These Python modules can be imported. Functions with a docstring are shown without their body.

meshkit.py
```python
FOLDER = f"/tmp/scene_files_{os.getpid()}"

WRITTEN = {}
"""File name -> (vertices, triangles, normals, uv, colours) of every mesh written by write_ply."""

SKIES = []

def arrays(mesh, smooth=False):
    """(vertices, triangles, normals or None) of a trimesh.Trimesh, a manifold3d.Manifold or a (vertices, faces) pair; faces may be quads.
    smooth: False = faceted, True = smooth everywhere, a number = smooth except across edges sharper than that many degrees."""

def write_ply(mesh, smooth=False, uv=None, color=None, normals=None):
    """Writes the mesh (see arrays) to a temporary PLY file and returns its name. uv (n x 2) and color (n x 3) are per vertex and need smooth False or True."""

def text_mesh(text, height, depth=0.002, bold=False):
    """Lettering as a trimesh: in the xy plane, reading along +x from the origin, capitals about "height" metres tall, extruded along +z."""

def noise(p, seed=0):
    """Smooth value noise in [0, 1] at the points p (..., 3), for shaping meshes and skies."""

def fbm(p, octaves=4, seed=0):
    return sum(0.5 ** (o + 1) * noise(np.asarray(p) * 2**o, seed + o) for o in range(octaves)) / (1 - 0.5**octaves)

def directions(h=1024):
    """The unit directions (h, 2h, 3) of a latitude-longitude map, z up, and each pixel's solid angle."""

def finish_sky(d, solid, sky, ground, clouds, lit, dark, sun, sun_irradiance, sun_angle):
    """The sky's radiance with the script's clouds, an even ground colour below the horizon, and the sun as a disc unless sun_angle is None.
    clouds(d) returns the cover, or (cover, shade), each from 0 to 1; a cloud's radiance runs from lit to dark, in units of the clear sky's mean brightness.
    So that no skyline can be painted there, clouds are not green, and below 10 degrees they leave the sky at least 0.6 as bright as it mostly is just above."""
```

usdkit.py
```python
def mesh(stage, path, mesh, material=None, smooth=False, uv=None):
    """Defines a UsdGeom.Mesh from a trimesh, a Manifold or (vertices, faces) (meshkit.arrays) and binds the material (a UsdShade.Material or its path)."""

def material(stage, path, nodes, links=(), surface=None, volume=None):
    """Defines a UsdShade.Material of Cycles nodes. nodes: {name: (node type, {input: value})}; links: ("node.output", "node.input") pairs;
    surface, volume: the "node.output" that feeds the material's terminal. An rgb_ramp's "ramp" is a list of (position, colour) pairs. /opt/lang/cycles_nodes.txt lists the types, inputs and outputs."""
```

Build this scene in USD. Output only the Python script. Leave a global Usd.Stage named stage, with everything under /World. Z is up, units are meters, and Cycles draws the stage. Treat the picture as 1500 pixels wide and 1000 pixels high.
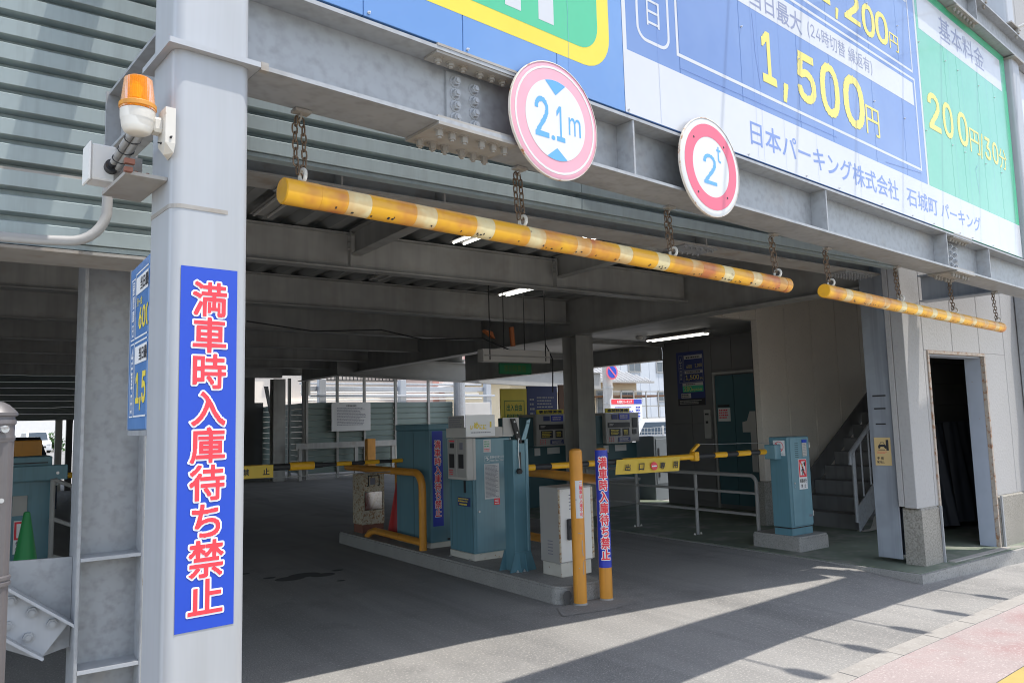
import math, glob, random
import numpy as np, trimesh, shapely
from shapely import affinity
from shapely.geometry import box as sbox, Polygon, Point, LineString
from shapely.ops import unary_union
from pxr import Usd, UsdGeom, UsdLux, UsdShade, Gf, Sdf
import usdkit

random.seed(7)
stage = Usd.Stage.CreateInMemory()
UsdGeom.SetStageUpAxis(stage, UsdGeom.Tokens.z)
UsdGeom.SetStageMetersPerUnit(stage, 1.0)
UsdGeom.Xform.Define(stage, '/World')

# ---------------------------------------------------------------- camera, sky, sun, exposure
YAW, PIT, ROL, FPX = math.radians(35.243), math.radians(5.953), math.radians(-1.499), 1128.0
EYE = (0.0, 0.0, 1.5)
EXPOSURE = 0.82
SUN_DIR = np.array([0.20, -0.247, 1.0])          # towards the sun
SUN_DIR = SUN_DIR / np.linalg.norm(SUN_DIR)
SUN_POWER, SKY_POWER = 0.72, 0.15

_f = np.array([math.sin(YAW) * math.cos(PIT), math.cos(YAW) * math.cos(PIT), math.sin(PIT)])
_r = np.array([math.cos(YAW), -math.sin(YAW), 0.0])
_u = np.cross(_r, _f)
_R, _U = math.cos(ROL) * _r + math.sin(ROL) * _u, -math.sin(ROL) * _r + math.cos(ROL) * _u
cam = UsdGeom.Camera.Define(stage, '/World/camera')
cam.AddTransformOp().Set(Gf.Matrix4d(*_R, 0, *_U, 0, *(-_f), 0, *EYE, 1))
cam.CreateHorizontalApertureAttr(36.0)
cam.CreateVerticalApertureAttr(24.0)
cam.CreateFocalLengthAttr(36.0 * FPX / 1500.0)
cam.CreateClippingRangeAttr(Gf.Vec2f(0.05, 500))
cam.CreateExposureAttr(EXPOSURE)

elev = math.asin(SUN_DIR[2]); azim = math.atan2(SUN_DIR[0], SUN_DIR[1])
sky_mat = usdkit.material(stage, '/World/Looks/sky', {
    's': ('sky_texture', {'sky_type': 'single_scattering', 'sun_disc': False, 'sun_elevation': elev, 'sun_rotation': azim}),
    'tc': ('texture_coordinate', {}),
    'n': ('noise_texture', {'scale': 2.2, 'detail': 6.0, 'roughness': 0.6}),
    'r': ('rgb_ramp', {'ramp': [(0.40, (0, 0, 0)), (0.66, (0.75, 0.75, 0.75))]}),
    'hs': ('hsv', {'saturation': 0.12, 'value': 1.5}),
    'm': ('mix_color', {'use_clamp': False}),
    'b': ('background_shader', {'strength': SKY_POWER})},
    [('tc.generated', 'n.vector'), ('n.fac', 'r.fac'), ('r.color', 'm.fac'), ('s.color', 'm.a'), ('s.color', 'hs.color'),
     ('hs.color', 'm.b'), ('m.result', 'b.color')], surface='b.background')
dome = UsdLux.DomeLight.Define(stage, '/World/sky')
UsdShade.MaterialBindingAPI.Apply(dome.GetPrim()).Bind(sky_mat)
dome.GetPrim().SetCustomDataByKey('kind', 'structure')
sun = UsdLux.DistantLight.Define(stage, '/World/sun')
sun.CreateNormalizeAttr(True); sun.CreateIntensityAttr(SUN_POWER); sun.CreateAngleAttr(0.53)
sun.CreateColorAttr(Gf.Vec3f(1.0, 0.95, 0.88))
_z = SUN_DIR; _x = np.cross([0, 0, 1.0], _z); _x /= np.linalg.norm(_x); _y = np.cross(_z, _x)
sun.AddTransformOp().Set(Gf.Matrix4d(*_x, 0, *_y, 0, *_z, 0, 0, 0, 20, 1))

# ---------------------------------------------------------------- naming, things, parts
used = {}
def numbered(parent, name):
    k = (parent, name); n = used.get(k, 0); used[k] = n + 1
    return f'{parent}/{name}' + (f'_{n:03d}' if n else '')

BOARD_A = math.radians(5.785)
BOARD_O = np.array([0, 2.17, 0.0])
CA, SA = math.cos(BOARD_A), math.sin(BOARD_A)
def board(s, y, z=0.0):            # billboard frame (s along it, y into the building) -> world
    return np.array([s * CA - y * SA, BOARD_O[1] + s * SA + y * CA, z])

class Thing:
    """A top-level Xform; its parts are given in the frame of its surroundings and moved to the thing's base."""
    def __init__(s, name, label=None, cat=None, loc=(0, 0, 0), frame=None, group=None, kind=None):
        s.loc = np.array(loc, float); s.path = numbered('/World', name)
        x = UsdGeom.Xform.Define(stage, s.path); s.prim = x.GetPrim(); s.x = x
        w = board(*s.loc) if frame == 'board' else s.loc
        x.AddTranslateOp().Set(Gf.Vec3d(*map(float, w)))
        if frame == 'board': x.AddRotateZOp().Set(math.degrees(BOARD_A))
        for k, v in (('label', label), ('category', cat), ('group', group), ('kind', kind)):
            if v: s.prim.SetCustomDataByKey(k, v)
    def part(s, name, mesh, m, smooth=False, label=None, under=None, kind=None):
        v, f = arrays(mesh)
        p = numbered((under or s.path), name)
        g = usdkit.mesh(stage, p, (v - s.loc, f), LOOK[m], smooth=smooth)
        if label: g.GetPrim().SetCustomDataByKey('label', label)
        if kind: g.GetPrim().SetCustomDataByKey('kind', kind)
        return p

def arrays(mesh):
    if hasattr(mesh, 'to_mesh'):
        t = mesh.to_mesh(); return np.asarray(t.vert_properties[:, :3], float), np.asarray(t.tri_verts, int)
    if isinstance(mesh, trimesh.Trimesh): return np.asarray(mesh.vertices, float), np.asarray(mesh.faces, int)
    return np.asarray(mesh[0], float), np.asarray(mesh[1], int)

def single(name, mesh, m, label=None, cat=None, group=None, kind=None, smooth=False):
    v, f = arrays(mesh)
    g = usdkit.mesh(stage, numbered('/World', name), (v, f), LOOK[m], smooth=smooth)
    for k, x in (('label', label), ('category', cat), ('group', group), ('kind', kind)):
        if x: g.GetPrim().SetCustomDataByKey(k, x)
    return g

def dup(src, name, loc, rotz=0.0, label=None, group=None):
    """A copy of a thing (instance of the first) at loc."""
    p = numbered('/World', name)
    x = UsdGeom.Xform.Define(stage, p); pr = x.GetPrim()
    pr.GetReferences().AddInternalReference(src.path)
    x.ClearXformOpOrder()
    x.AddTranslateOp(opSuffix='c').Set(Gf.Vec3d(*map(float, loc)))
    if rotz: x.AddRotateZOp(opSuffix='c').Set(rotz)
    pr.SetInstanceable(True)
    if label: pr.SetCustomDataByKey('label', label)
    if group: pr.SetCustomDataByKey('group', group)
    return x

# ---------------------------------------------------------------- shapes
def cat(*ms):
    V, F, n = [], [], 0
    for m in ms:
        if isinstance(m, list): m = cat(*m)
        v, f = arrays(m); V.append(v); F.append(f + n); n += len(v)
    return np.vstack(V), np.vstack(F)
def move(m, t): v, f = arrays(m); return v + np.asarray(t, float), f
def bx(x0, x1, y0, y1, z0, z1):
    b = trimesh.creation.box([abs(x1 - x0), abs(y1 - y0), abs(z1 - z0)]); b.apply_translation([(x0 + x1) / 2, (y0 + y1) / 2, (z0 + z1) / 2]); return b
def cbx(x0, x1, y0, y1, z0, z1, c=0.008):
    """box with chamfered edges"""
    P = []
    for sx in (0, 1):
        for sy in (0, 1):
            for sz in (0, 1):
                q = np.array([(x0, x1)[sx], (y0, y1)[sy], (z0, z1)[sz]], float)
                d = np.array([1 - 2 * sx, 1 - 2 * sy, 1 - 2 * sz]) * c
                for k in range(3):
                    e = d.copy(); e[k] = 0; P.append(q + e)
    return trimesh.convex.convex_hull(np.array(P))
def hull(pts): return trimesh.convex.convex_hull(np.array(pts, float))
def basis(d):
    d = np.asarray(d, float); d = d / np.linalg.norm(d)
    a = np.array([0, 0, 1.0]) if abs(d[2]) < 0.9 else np.array([1.0, 0, 0])
    x = np.cross(a, d); x /= np.linalg.norm(x); return x, np.cross(d, x), d
def sweep(pts, r, n=10, closed=False):
    """tube along a polyline"""
    P = np.asarray(pts, float); N = len(P); V = []
    x = None
    for i in range(N):
        if closed: t = P[(i + 1) % N] - P[i - 1]
        else: t = P[min(i + 1, N - 1)] - P[max(i - 1, 0)]
        t = t / np.linalg.norm(t)
        if x is None: x, _, _ = basis(t)
        x = x - t * (x @ t); x /= np.linalg.norm(x); y = np.cross(t, x)
        a = np.linspace(0, 2 * np.pi, n, endpoint=False)
        rr = r[i] if np.ndim(r) else r
        V.append(P[i] + rr * (np.cos(a)[:, None] * x + np.sin(a)[:, None] * y))
    V = np.vstack(V); F = []
    for i in range(N if closed else N - 1):
        j = (i + 1) % N
        for k in range(n):
            l = (k + 1) % n
            F += [(i * n + k, i * n + l, j * n + l), (i * n + k, j * n + l, j * n + k)]
    if not closed:
        V = np.vstack([V, P[0], P[-1]]); c0, c1 = len(V) - 2, len(V) - 1
        for k in range(n):
            l = (k + 1) % n
            F += [(c0, l, k), (c1, (N - 1) * n + k, (N - 1) * n + l)]
    return V, np.array(F)
def rod(a, b, r, n=12): return sweep([a, b], r, n)
def lathe(prof, n=24, at=(0, 0, 0)):
    """profile of (r, z) turned about z"""
    P = np.array(prof, float); a = np.linspace(0, 2 * np.pi, n, endpoint=False); V, F = [], []
    for r, z in P: V.append(np.c_[r * np.cos(a), r * np.sin(a), np.full(n, z)])
    for i in range(len(P) - 1):
        for k in range(n):
            l = (k + 1) % n; F += [(i * n + k, i * n + l, (i + 1) * n + l), (i * n + k, (i + 1) * n + l, (i + 1) * n + k)]
    return np.vstack(V) + np.asarray(at, float), np.array(F)
def hexbolt(c, axis, r=0.014, h=0.012, washer=True):
    d = basis(axis)[2]; c = np.asarray(c, float)
    m = [sweep([c, c + d * h], r, 6)]
    if washer: m.append(sweep([c, c + d * 0.003], r * 1.45, 12))
    m.append(sweep([c + d * h, c + d * (h + 0.007)], r * 0.55, 8))
    return cat(*m)
def extrude(poly, h, O=(0, 0, 0), u=(1, 0, 0), v=(0, 1, 0)):
    """a shapely polygon in the plane (u, v) at O, given thickness h along u x v"""
    u, v = np.asarray(u, float), np.asarray(v, float); w = np.cross(u, v); out = []
    for g in getattr(poly, 'geoms', [poly]):
        if g.is_empty: continue
        t = trimesh.creation.extrude_polygon(g, h, engine='earcut'); p = np.asarray(t.vertices)
        out.append((np.asarray(O, float) + p[:, :1] * u + p[:, 1:2] * v + p[:, 2:3] * w, np.asarray(t.faces)))
    return cat(*out)
def sheet(geom, O, u, v, off=0.0, fn=None):
    """flat print: the polygon triangulated in the plane (u, v) at O, off along u x v"""
    u, v = np.asarray(u, float), np.asarray(v, float); w = np.cross(u, v); V, F, n = [], [], 0
    for g in getattr(geom, 'geoms', [geom]):
        if g.is_empty or g.geom_type != 'Polygon' or g.area < 1e-9: continue
        p, f = trimesh.creation.triangulate_polygon(g, engine='earcut')
        if len(f) == 0: continue
        q = fn(p) if fn else np.asarray(O, float) + p[:, :1] * u + p[:, 1:2] * v + w * off
        V.append(q); F.append(np.asarray(f) + n); n += len(q)
    return np.vstack(V), np.vstack(F)
def ring(r0, r1, n=40): return Point(0, 0).buffer(r1, n // 4).difference(Point(0, 0).buffer(r0, n // 4))
def rrect(x0, y0, x1, y1, r, q=6): return sbox(x0 + r, y0 + r, x1 - r, y1 - r).buffer(r, q)
def frame(x0, y0, x1, y1, t, r=0):
    a = rrect(x0, y0, x1, y1, r) if r else sbox(x0, y0, x1, y1)
    return a.difference(rrect(x0 + t, y0 + t, x1 - t, y1 - t, max(r - t, .001)) if r else sbox(x0 + t, y0 + t, x1 - t, y1 - t))
def ibeam(axis, a, b, c, z0, z1, w, tf=0.014, tw=0.010):
    """I section from a to b along axis 'x' or 'y', centred on c across, z0 to z1"""
    def put(c0, c1, z_0, z_1): return bx(a, b, c0, c1, z_0, z_1) if axis == 'x' else bx(c0, c1, a, b, z_0, z_1)
    return cat(put(c - w / 2, c + w / 2, z0, z0 + tf), put(c - w / 2, c + w / 2, z1 - tf, z1), put(c - tw / 2, c + tw / 2, z0 + tf, z1 - tf))

# ---------------------------------------------------------------- lettering
FS = 72
try:
    from PIL import Image, ImageDraw, ImageFont
    FONT = ImageFont.truetype(glob.glob('/opt/blender-*/*/datafiles/fonts/Noto Sans CJK*')[0], FS)
    LATIN = ImageFont.truetype(glob.glob('/opt/blender-*/*/datafiles/fonts/Inter*')[0], FS)
except Exception:
    FONT = LATIN = None
_gl = {}
def glyph(c):
    if c in _gl: return _gl[c]
    if c == ' ' or FONT is None:
        g = (Polygon() if c == ' ' else sbox(.1, 0, .9, .8), 0.33 if c == ' ' else 1.0)
    else:
        W = FS + 24
        im = Image.new('L', (W, W)); F_ = LATIN if ord(c) < 128 else FONT; ImageDraw.Draw(im).text((12, FS), c, 255, F_, anchor='ls')
        on = np.pad(np.asarray(im) > 110, ((0, 0), (1, 1))).astype(np.int8)
        rows, st = np.nonzero(np.diff(on, axis=1) == 1); en = np.nonzero(np.diff(on, axis=1) == -1)[1]
        s = unary_union(shapely.box(st, -rows - 1.0, en, -rows + 0.0)).buffer(0.45, 2).buffer(-0.45, 2).simplify(0.6)
        s = affinity.affine_transform(s, [1 / FS, 0, 0, 1 / FS, -12 / FS, 1.0])
        g = (s, F_.getlength(c) / FS)
    _gl[c] = g; return g
def text(t, bold=0.0, vertical=False, gap=0.0):
    out, x = [], 0.0
    for c in t:
        g, a = glyph(c)
        if not g.is_empty:
            g = g.buffer(bold, join_style=2, mitre_limit=2).simplify(0.005) if bold else g
            if vertical: b = g.bounds; out.append(affinity.translate(g, -0.5, x))
            else: out.append(affinity.translate(g, x, 0))
        x += (-(1.0 + gap) if vertical else a + gap)
    return unary_union(out)
def fit(g, x0, y0, x1, y1):
    b = g.bounds; sx, sy = (x1 - x0) / (b[2] - b[0]), (y1 - y0) / (b[3] - b[1])
    return affinity.affine_transform(g, [sx, 0, 0, sy, x0 - b[0] * sx, y0 - b[1] * sy])
def dashes(x0, y0, x1, y1, rows, seed=0, fill=0.55, short=0.25):
    """lines of print too small to read, as broken strokes"""
    rg = random.Random(seed); out = []; h = (y1 - y0) / rows
    for r in range(rows):
        y = y1 - (r + .5) * h; x = x0; e = x1 - (rg.random() * short) * (x1 - x0)
        while x < e:
            w = h * rg.uniform(.35, 1.1); out.append(sbox(x, y - h * fill / 2, min(x + w, e), y + h * fill / 2)); x += w + h * rg.uniform(.12, .3)
    return unary_union(out)
XN, ZN = (1, 0, 0), (0, 0, 1)      # print facing -y: u = +x, v = +z
WU = (0, -1, 0)                    # print facing -x: u = -y, v = +z
# ---------------------------------------------------------------- materials
LOOK = {}
def look(name, col, rough=0.5, metal=0.0, var=0.08, scale=3.0, bump=0.0, bscale=80.0, spec=0.5, stain=None, streak=None, coat=0.0, speck=None, tyre=None):
    """stain = (colour, noise scale, low, high); streak = the same, drawn out down the wall; speck = (colour, scale, low, high)"""
    c = np.array(col, float)
    N = {'g': ('geometry', {}), 'n': ('noise_texture', {'scale': scale, 'detail': 5.0, 'roughness': 0.6}),
         'r': ('rgb_ramp', {'ramp': [(0.25, tuple(c * (1 - var))), (0.75, tuple(np.minimum(c * (1 + var), 1)))]}),
         'p': ('principled_bsdf', {'roughness': rough, 'metallic': metal, 'specular_ior_level': spec, 'coat_weight': coat})}
    L = [('g.position', 'n.vector'), ('n.fac', 'r.fac')]
    out = 'r.color'
    for key, q, sc in (('d', tyre, (1, 0.07, 1)), ('a', stain, None), ('b', streak, (1, 1, 0.06)), ('c', speck, None)):
        if not q: continue
        col2, s2, lo, hi = q
        N[key + 'n'] = ('noise_texture', {'scale': s2, 'detail': 4.0, 'roughness': 0.65})
        N[key + 'r'] = ('rgb_ramp', {'ramp': [(lo, (0, 0, 0)), (hi, (1, 1, 1))]})
        N[key + 'm'] = ('mix_color', {'b': col2})
        if sc:
            N[key + 'v'] = ('vector_math', {'math_type': 'multiply', 'vector2': sc}); L += [('g.position', key + 'v.vector1'), (key + 'v.vector', key + 'n.vector')]
        else: L.append(('g.position', key + 'n.vector'))
        L += [(key + 'n.fac', key + 'r.fac'), (key + 'r.color', key + 'm.fac'), (out, key + 'm.a')]
        out = key + 'm.result'
    L.append((out, 'p.base_color'))
    if bump:
        N['bn'] = ('noise_texture', {'scale': bscale, 'detail': 3.0})
        N['bu'] = ('bump', {'strength': bump, 'distance': 0.01})
        L += [('g.position', 'bn.vector'), ('bn.fac', 'bu.height'), ('bu.normal', 'p.normal')]
    N['rr'] = ('map_range', {'from_min': 0.2, 'from_max': 0.8, 'to_min': max(rough - .1, .02), 'to_max': min(rough + .1, 1)})
    L += [('n.fac', 'rr.value'), ('rr.result', 'p.roughness')]
    LOOK[name] = usdkit.material(stage, '/World/Looks/' + name, N, L, surface='p.BSDF')
def glow(name, col, strength):
    LOOK[name] = usdkit.material(stage, '/World/Looks/' + name, {'e': ('emission', {'color': col, 'strength': strength})}, surface='e.emission')

look('asphalt', (0.275, 0.268, 0.256), .9, var=.15, scale=.8, bump=.6, bscale=90, speck=((0.50, 0.47, 0.43), 62, .54, .74), stain=((0.17, 0.168, 0.165), 1.1, .55, .80), tyre=((0.20, 0.197, 0.19), 1.6, .46, .70), spec=.25)
look('kerb_concrete', (0.33, 0.31, 0.285), .85, var=.12, scale=5, bump=.25, bscale=90, stain=((0.26, 0.235, 0.21), 6, .55, .8), speck=((0.45, 0.43, 0.40), 60, .56, .72))
look('joint_dark', (0.08, 0.078, 0.075), .9)
look('red_paving', (0.36, 0.30, 0.29), .9, var=.08, scale=2.0, bump=.4, bscale=90, stain=((0.32, 0.20, 0.195), 1.5, .48, .76), speck=((0.52, 0.47, 0.45), 60, .56, .70), spec=.25)
look('tactile_yellow', (0.46, 0.35, 0.11), .8, var=.15)
look('green_floor', (0.15, 0.18, 0.135), .8, var=.22, scale=2.5, bump=.15, bscale=40, stain=((0.27, 0.26, 0.23), 2.1, .5, .68), speck=((0.24, 0.27, 0.13), 5, .62, .75))
look('concrete', (0.31, 0.295, 0.26), .85, var=.12, scale=4, bump=.15, bscale=60, streak=((0.17, 0.155, 0.13), 14, .42, .72), stain=((0.38, 0.34, 0.27), 3, .66, .8))
look('grey_concrete', (0.30, 0.292, 0.275), .85, var=.14, scale=5, bump=.25, bscale=70, streak=((0.19, 0.185, 0.175), 12, .5, .75), speck=((0.4, 0.38, 0.35), 50, .6, .72))
look('galvanised', (0.36, 0.372, 0.385), .5, .22, var=.09, scale=4, bump=.03, bscale=25, streak=((0.27, 0.275, 0.28), 12, .45, .82), stain=((0.31, 0.275, 0.235), 2.6, .58, .85), spec=.4)
look('pale_steel', (0.40, 0.415, 0.435), .45, .1, var=.04, scale=3, streak=((0.35, 0.36, 0.37), 14, .42, .85))
look('rusty_steel', (0.34, 0.325, 0.30), .7, .05, var=.14, scale=6, stain=((0.265, 0.215, 0.165), 7, .5, .8))
look('inner_steel', (0.36, 0.355, 0.335), .55, .1, var=.20, scale=2.2, streak=((0.27, 0.265, 0.25), 7, .45, .8), stain=((0.26, 0.23, 0.19), 1.7, .56, .8))
look('column_steel', (0.30, 0.33, 0.37), .5, .25, var=.14, scale=4, streak=((0.20, 0.22, 0.25), 5, .5, .7))
look('deck', (0.27, 0.275, 0.265), .7, .1, var=.12)
look('louvre', (0.35, 0.41, 0.41), .45, .1, var=.06, scale=1.2, streak=((0.29, 0.335, 0.335), 18, .45, .78), stain=((0.30, 0.34, 0.335), 2.1, .56, .8))
look('louvre_dark', (0.16, 0.185, 0.185), .6, var=.06)
look('fence_green', (0.17, 0.22, 0.20), .6, var=.06)
look('wall_panel', (0.385, 0.38, 0.375), .85, var=.03, scale=3, bump=.3, bscale=35, streak=((0.34, 0.33, 0.32), 9, .5, .85))
look('beige_panel', (0.64, 0.585, 0.51), .85, var=.05, scale=3, bump=.2, bscale=35, streak=((0.54, 0.49, 0.42), 8, .52, .85))
look('blue_grey_jamb', (0.36, 0.40, 0.47), .5, var=.06, scale=6, stain=((0.27, 0.2, 0.14), 14, .68, .74))
look('rust_frame', (0.38, 0.33, 0.28), .7, var=.2, scale=18, stain=((0.25, 0.12, 0.06), 20, .52, .64))
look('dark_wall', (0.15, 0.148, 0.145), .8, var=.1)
look('dark', (0.03, 0.03, 0.032), .6)
look('tarp_blue', (0.05, 0.055, 0.07), .55, var=.2, scale=2)
look('teal', (0.105, 0.225, 0.272), .42, var=.08, scale=3, spec=.5, streak=((0.085, 0.175, 0.205), 16, .5, .8), stain=((0.15, 0.26, 0.29), 3, .58, .8))
look('teal_light', (0.15, 0.29, 0.345), .33, var=.07, scale=3, spec=.6, streak=((0.125, 0.235, 0.275), 16, .5, .8))
look('teal_dark', (0.05, 0.115, 0.13), .5, var=.08)
look('machine_grey', (0.36, 0.35, 0.33), .5, var=.05)
look('machine_light', (0.52, 0.50, 0.47), .5, var=.05)
look('white_paint', (0.72, 0.71, 0.68), .5, var=.04, stain=((0.45, 0.40, 0.33), 9, .66, .78))
look('dirty_white', (0.56, 0.54, 0.48), .6, var=.06, scale=9, stain=((0.27, 0.14, 0.06), 22, .63, .72))
look('rust_speckled', (0.50, 0.45, 0.35), .7, var=.1, scale=12, stain=((0.26, 0.13, 0.05), 38, .50, .62))
look('stair_steel', (0.15, 0.15, 0.148), .6, .1, var=.15, scale=5, streak=((0.10, 0.10, 0.10), 9, .5, .75))
look('locker_grey', (0.20, 0.225, 0.24), .5, var=.05)
look('brick_red', (0.22, 0.09, 0.06), .8, var=.1)
look('safety_orange', (0.62, 0.27, 0.035), .45, var=.10, scale=6, streak=((0.42, 0.17, 0.03), 22, .6, .74), spec=.5)
look('bar_yellow', (0.72, 0.365, 0.014), .45, var=.10, scale=4, stain=((0.45, 0.13, 0.035), 3.2, .45, .66), coat=.15)
look('bar_white', (0.66, 0.55, 0.30), .5, var=.08, scale=30, stain=((0.56, 0.27, 0.06), 3.2, .44, .62), speck=((0.30, 0.22, 0.12), 26, .66, .72))
look('arm_yellow', (0.72, 0.38, 0.02), .4, var=.05)
look('banner_yellow', (0.72, 0.50, 0.06), .6, var=.06)
look('black', (0.022, 0.022, 0.024), .5)
look('black_rubber', (0.03, 0.03, 0.03), .75)
look('sticker_blue', (0.010, 0.058, 0.46), .4, var=.02)
look('print_blue', (0.03, 0.05, 0.42), .45, var=.03)
look('print_red', (0.80, 0.045, 0.065), .45, var=.02)
look('print_white', (0.80, 0.80, 0.80), .45, var=.02)
look('print_black', (0.03, 0.03, 0.035), .6)
look('print_grey', (0.20, 0.20, 0.24), .6)
look('print_yellow', (0.78, 0.62, 0.08), .45)
look('print_green', (0.02, 0.33, 0.10), .5)
look('paper', (0.62, 0.62, 0.61), .7, var=.03)
look('paper_tan', (0.62, 0.46, 0.22), .7, var=.03)
look('board_blue', (0.105, 0.235, 0.50), .22, var=.06, scale=.8, spec=.55, streak=((0.14, 0.275, 0.53), 8, .45, .8), stain=((0.15, 0.27, 0.50), 1.4, .55, .8), coat=.4, bump=.10, bscale=1.6)
look('board_blue_pale', (0.115, 0.205, 0.44), .22, var=.08, scale=.9, spec=.5, streak=((0.155, 0.25, 0.47), 7, .42, .8), stain=((0.15, 0.24, 0.46), 1.2, .5, .85), coat=.25, bump=.08, bscale=1.4)
look('board_green', (0.05, 0.43, 0.22), .24, var=.06, scale=.8, spec=.55, coat=.4, bump=.1, bscale=1.6)
look('board_green_pale', (0.10, 0.40, 0.26), .22, var=.08, scale=.9, spec=.5, streak=((0.15, 0.44, 0.31), 7, .42, .8), stain=((0.15, 0.44, 0.31), 1.2, .5, .85), coat=.25, bump=.08, bscale=1.4)
look('board_yellow', (0.70, 0.585, 0.055), .28, var=.05, scale=2, bump=.08, bscale=1.6)
look('board_digits', (0.74, 0.62, 0.13), .3, var=.03)
look('board_white', (0.55, 0.56, 0.58), .26, var=.04, scale=1.0, spec=.5, streak=((0.49, 0.50, 0.52), 8, .5, .85), coat=.25, bump=.08, bscale=1.5)
look('board_text', (0.17, 0.25, 0.52), .35)
look('board_grey_text', (0.22, 0.24, 0.36), .35)
look('sign_pink', (0.74, 0.36, 0.43), .45, var=.05, scale=9)
look('sign_red', (0.70, 0.13, 0.20), .45, var=.05, scale=9)
look('sign_white', (0.66, 0.66, 0.645), .45, var=.03, scale=9)
look('sign_edge', (0.66, 0.60, 0.52), .5, var=.1, scale=20, stain=((0.4, 0.17, 0.06), 26, .56, .66))
look('sign_blue', (0.11, 0.35, 0.70), .4)
look('cream_plastic', (0.62, 0.585, 0.52), .4, var=.03, stain=((0.36, 0.29, 0.2), 16, .66, .76))
look('conduit_grey', (0.34, 0.335, 0.325), .55, var=.06, scale=9)
look('chain_rust', (0.17, 0.115, 0.075), .65, .4, var=.3, scale=40)
look('bright_steel', (0.5, 0.5, 0.5), .35, .8, var=.06)
look('bollard_brown', (0.115, 0.105, 0.105), .4, .1, var=.08, scale=8)
look('cone_red', (0.55, 0.04, 0.04), .5)
look('cone_green', (0.03, 0.28, 0.08), .5)
look('exit_green', (0.01, 0.16, 0.06), .5)
look('wire_dark', (0.02, 0.02, 0.02), .6)
look('beige_render', (0.70, 0.63, 0.55), .85, var=.03)
look('cream_render', (0.72, 0.61, 0.43), .85, var=.04)
look('cladding', (0.50, 0.53, 0.57), .6, var=.03)
look('roof_tile', (0.42, 0.42, 0.42), .6, var=.12, scale=8)
look('pink_tile', (0.45, 0.23, 0.19), .6, var=.05)
look('pale_tile', (0.58, 0.44, 0.39), .6, var=.05)
look('window_dark', (0.10, 0.12, 0.14), .12)
look('pole_concrete', (0.44, 0.42, 0.39), .8, var=.08)
look('car_white', (0.72, 0.72, 0.72), .25, coat=.6, var=.01)
look('car_dark', (0.03, 0.035, 0.05), .25, coat=.6, var=.01)
look('car_glass', (0.05, 0.07, 0.09), .06, var=.01)
look('leaf_green', (0.07, 0.14, 0.04), .7, var=.3, scale=9)
look('dusty_blue', (0.035, 0.05, 0.17), .5)
look('patch_asphalt', (0.25, 0.244, 0.234), .9, var=.12, scale=6, bump=.5, bscale=80, speck=((0.42, 0.40, 0.37), 66, .57, .72))
look('lamp_orange', (0.42, 0.13, 0.04), .6)
look('board_brown', (0.16, 0.07, 0.03), .6)
LOOK['amber'] = usdkit.material(stage, '/World/Looks/amber', {
    'g': ('geometry', {}), 'n': ('wave_texture', {'scale': 60.0, 'distortion': 1.0}), 'bu': ('bump', {'strength': .12, 'distance': .003}),
    'p': ('principled_bsdf', {'base_color': (1.0, 0.33, 0.0), 'roughness': .15, 'transmission_weight': .55, 'ior': 1.3})},
    [('g.position', 'n.vector'), ('n.fac', 'bu.height'), ('bu.normal', 'p.normal')], surface='p.BSDF')
LOOK['mirror'] = usdkit.material(stage, '/World/Looks/mirror', {'p': ('principled_bsdf', {'base_color': (.9, .9, .9), 'metallic': 1.0, 'roughness': .15})}, surface='p.BSDF')
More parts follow.
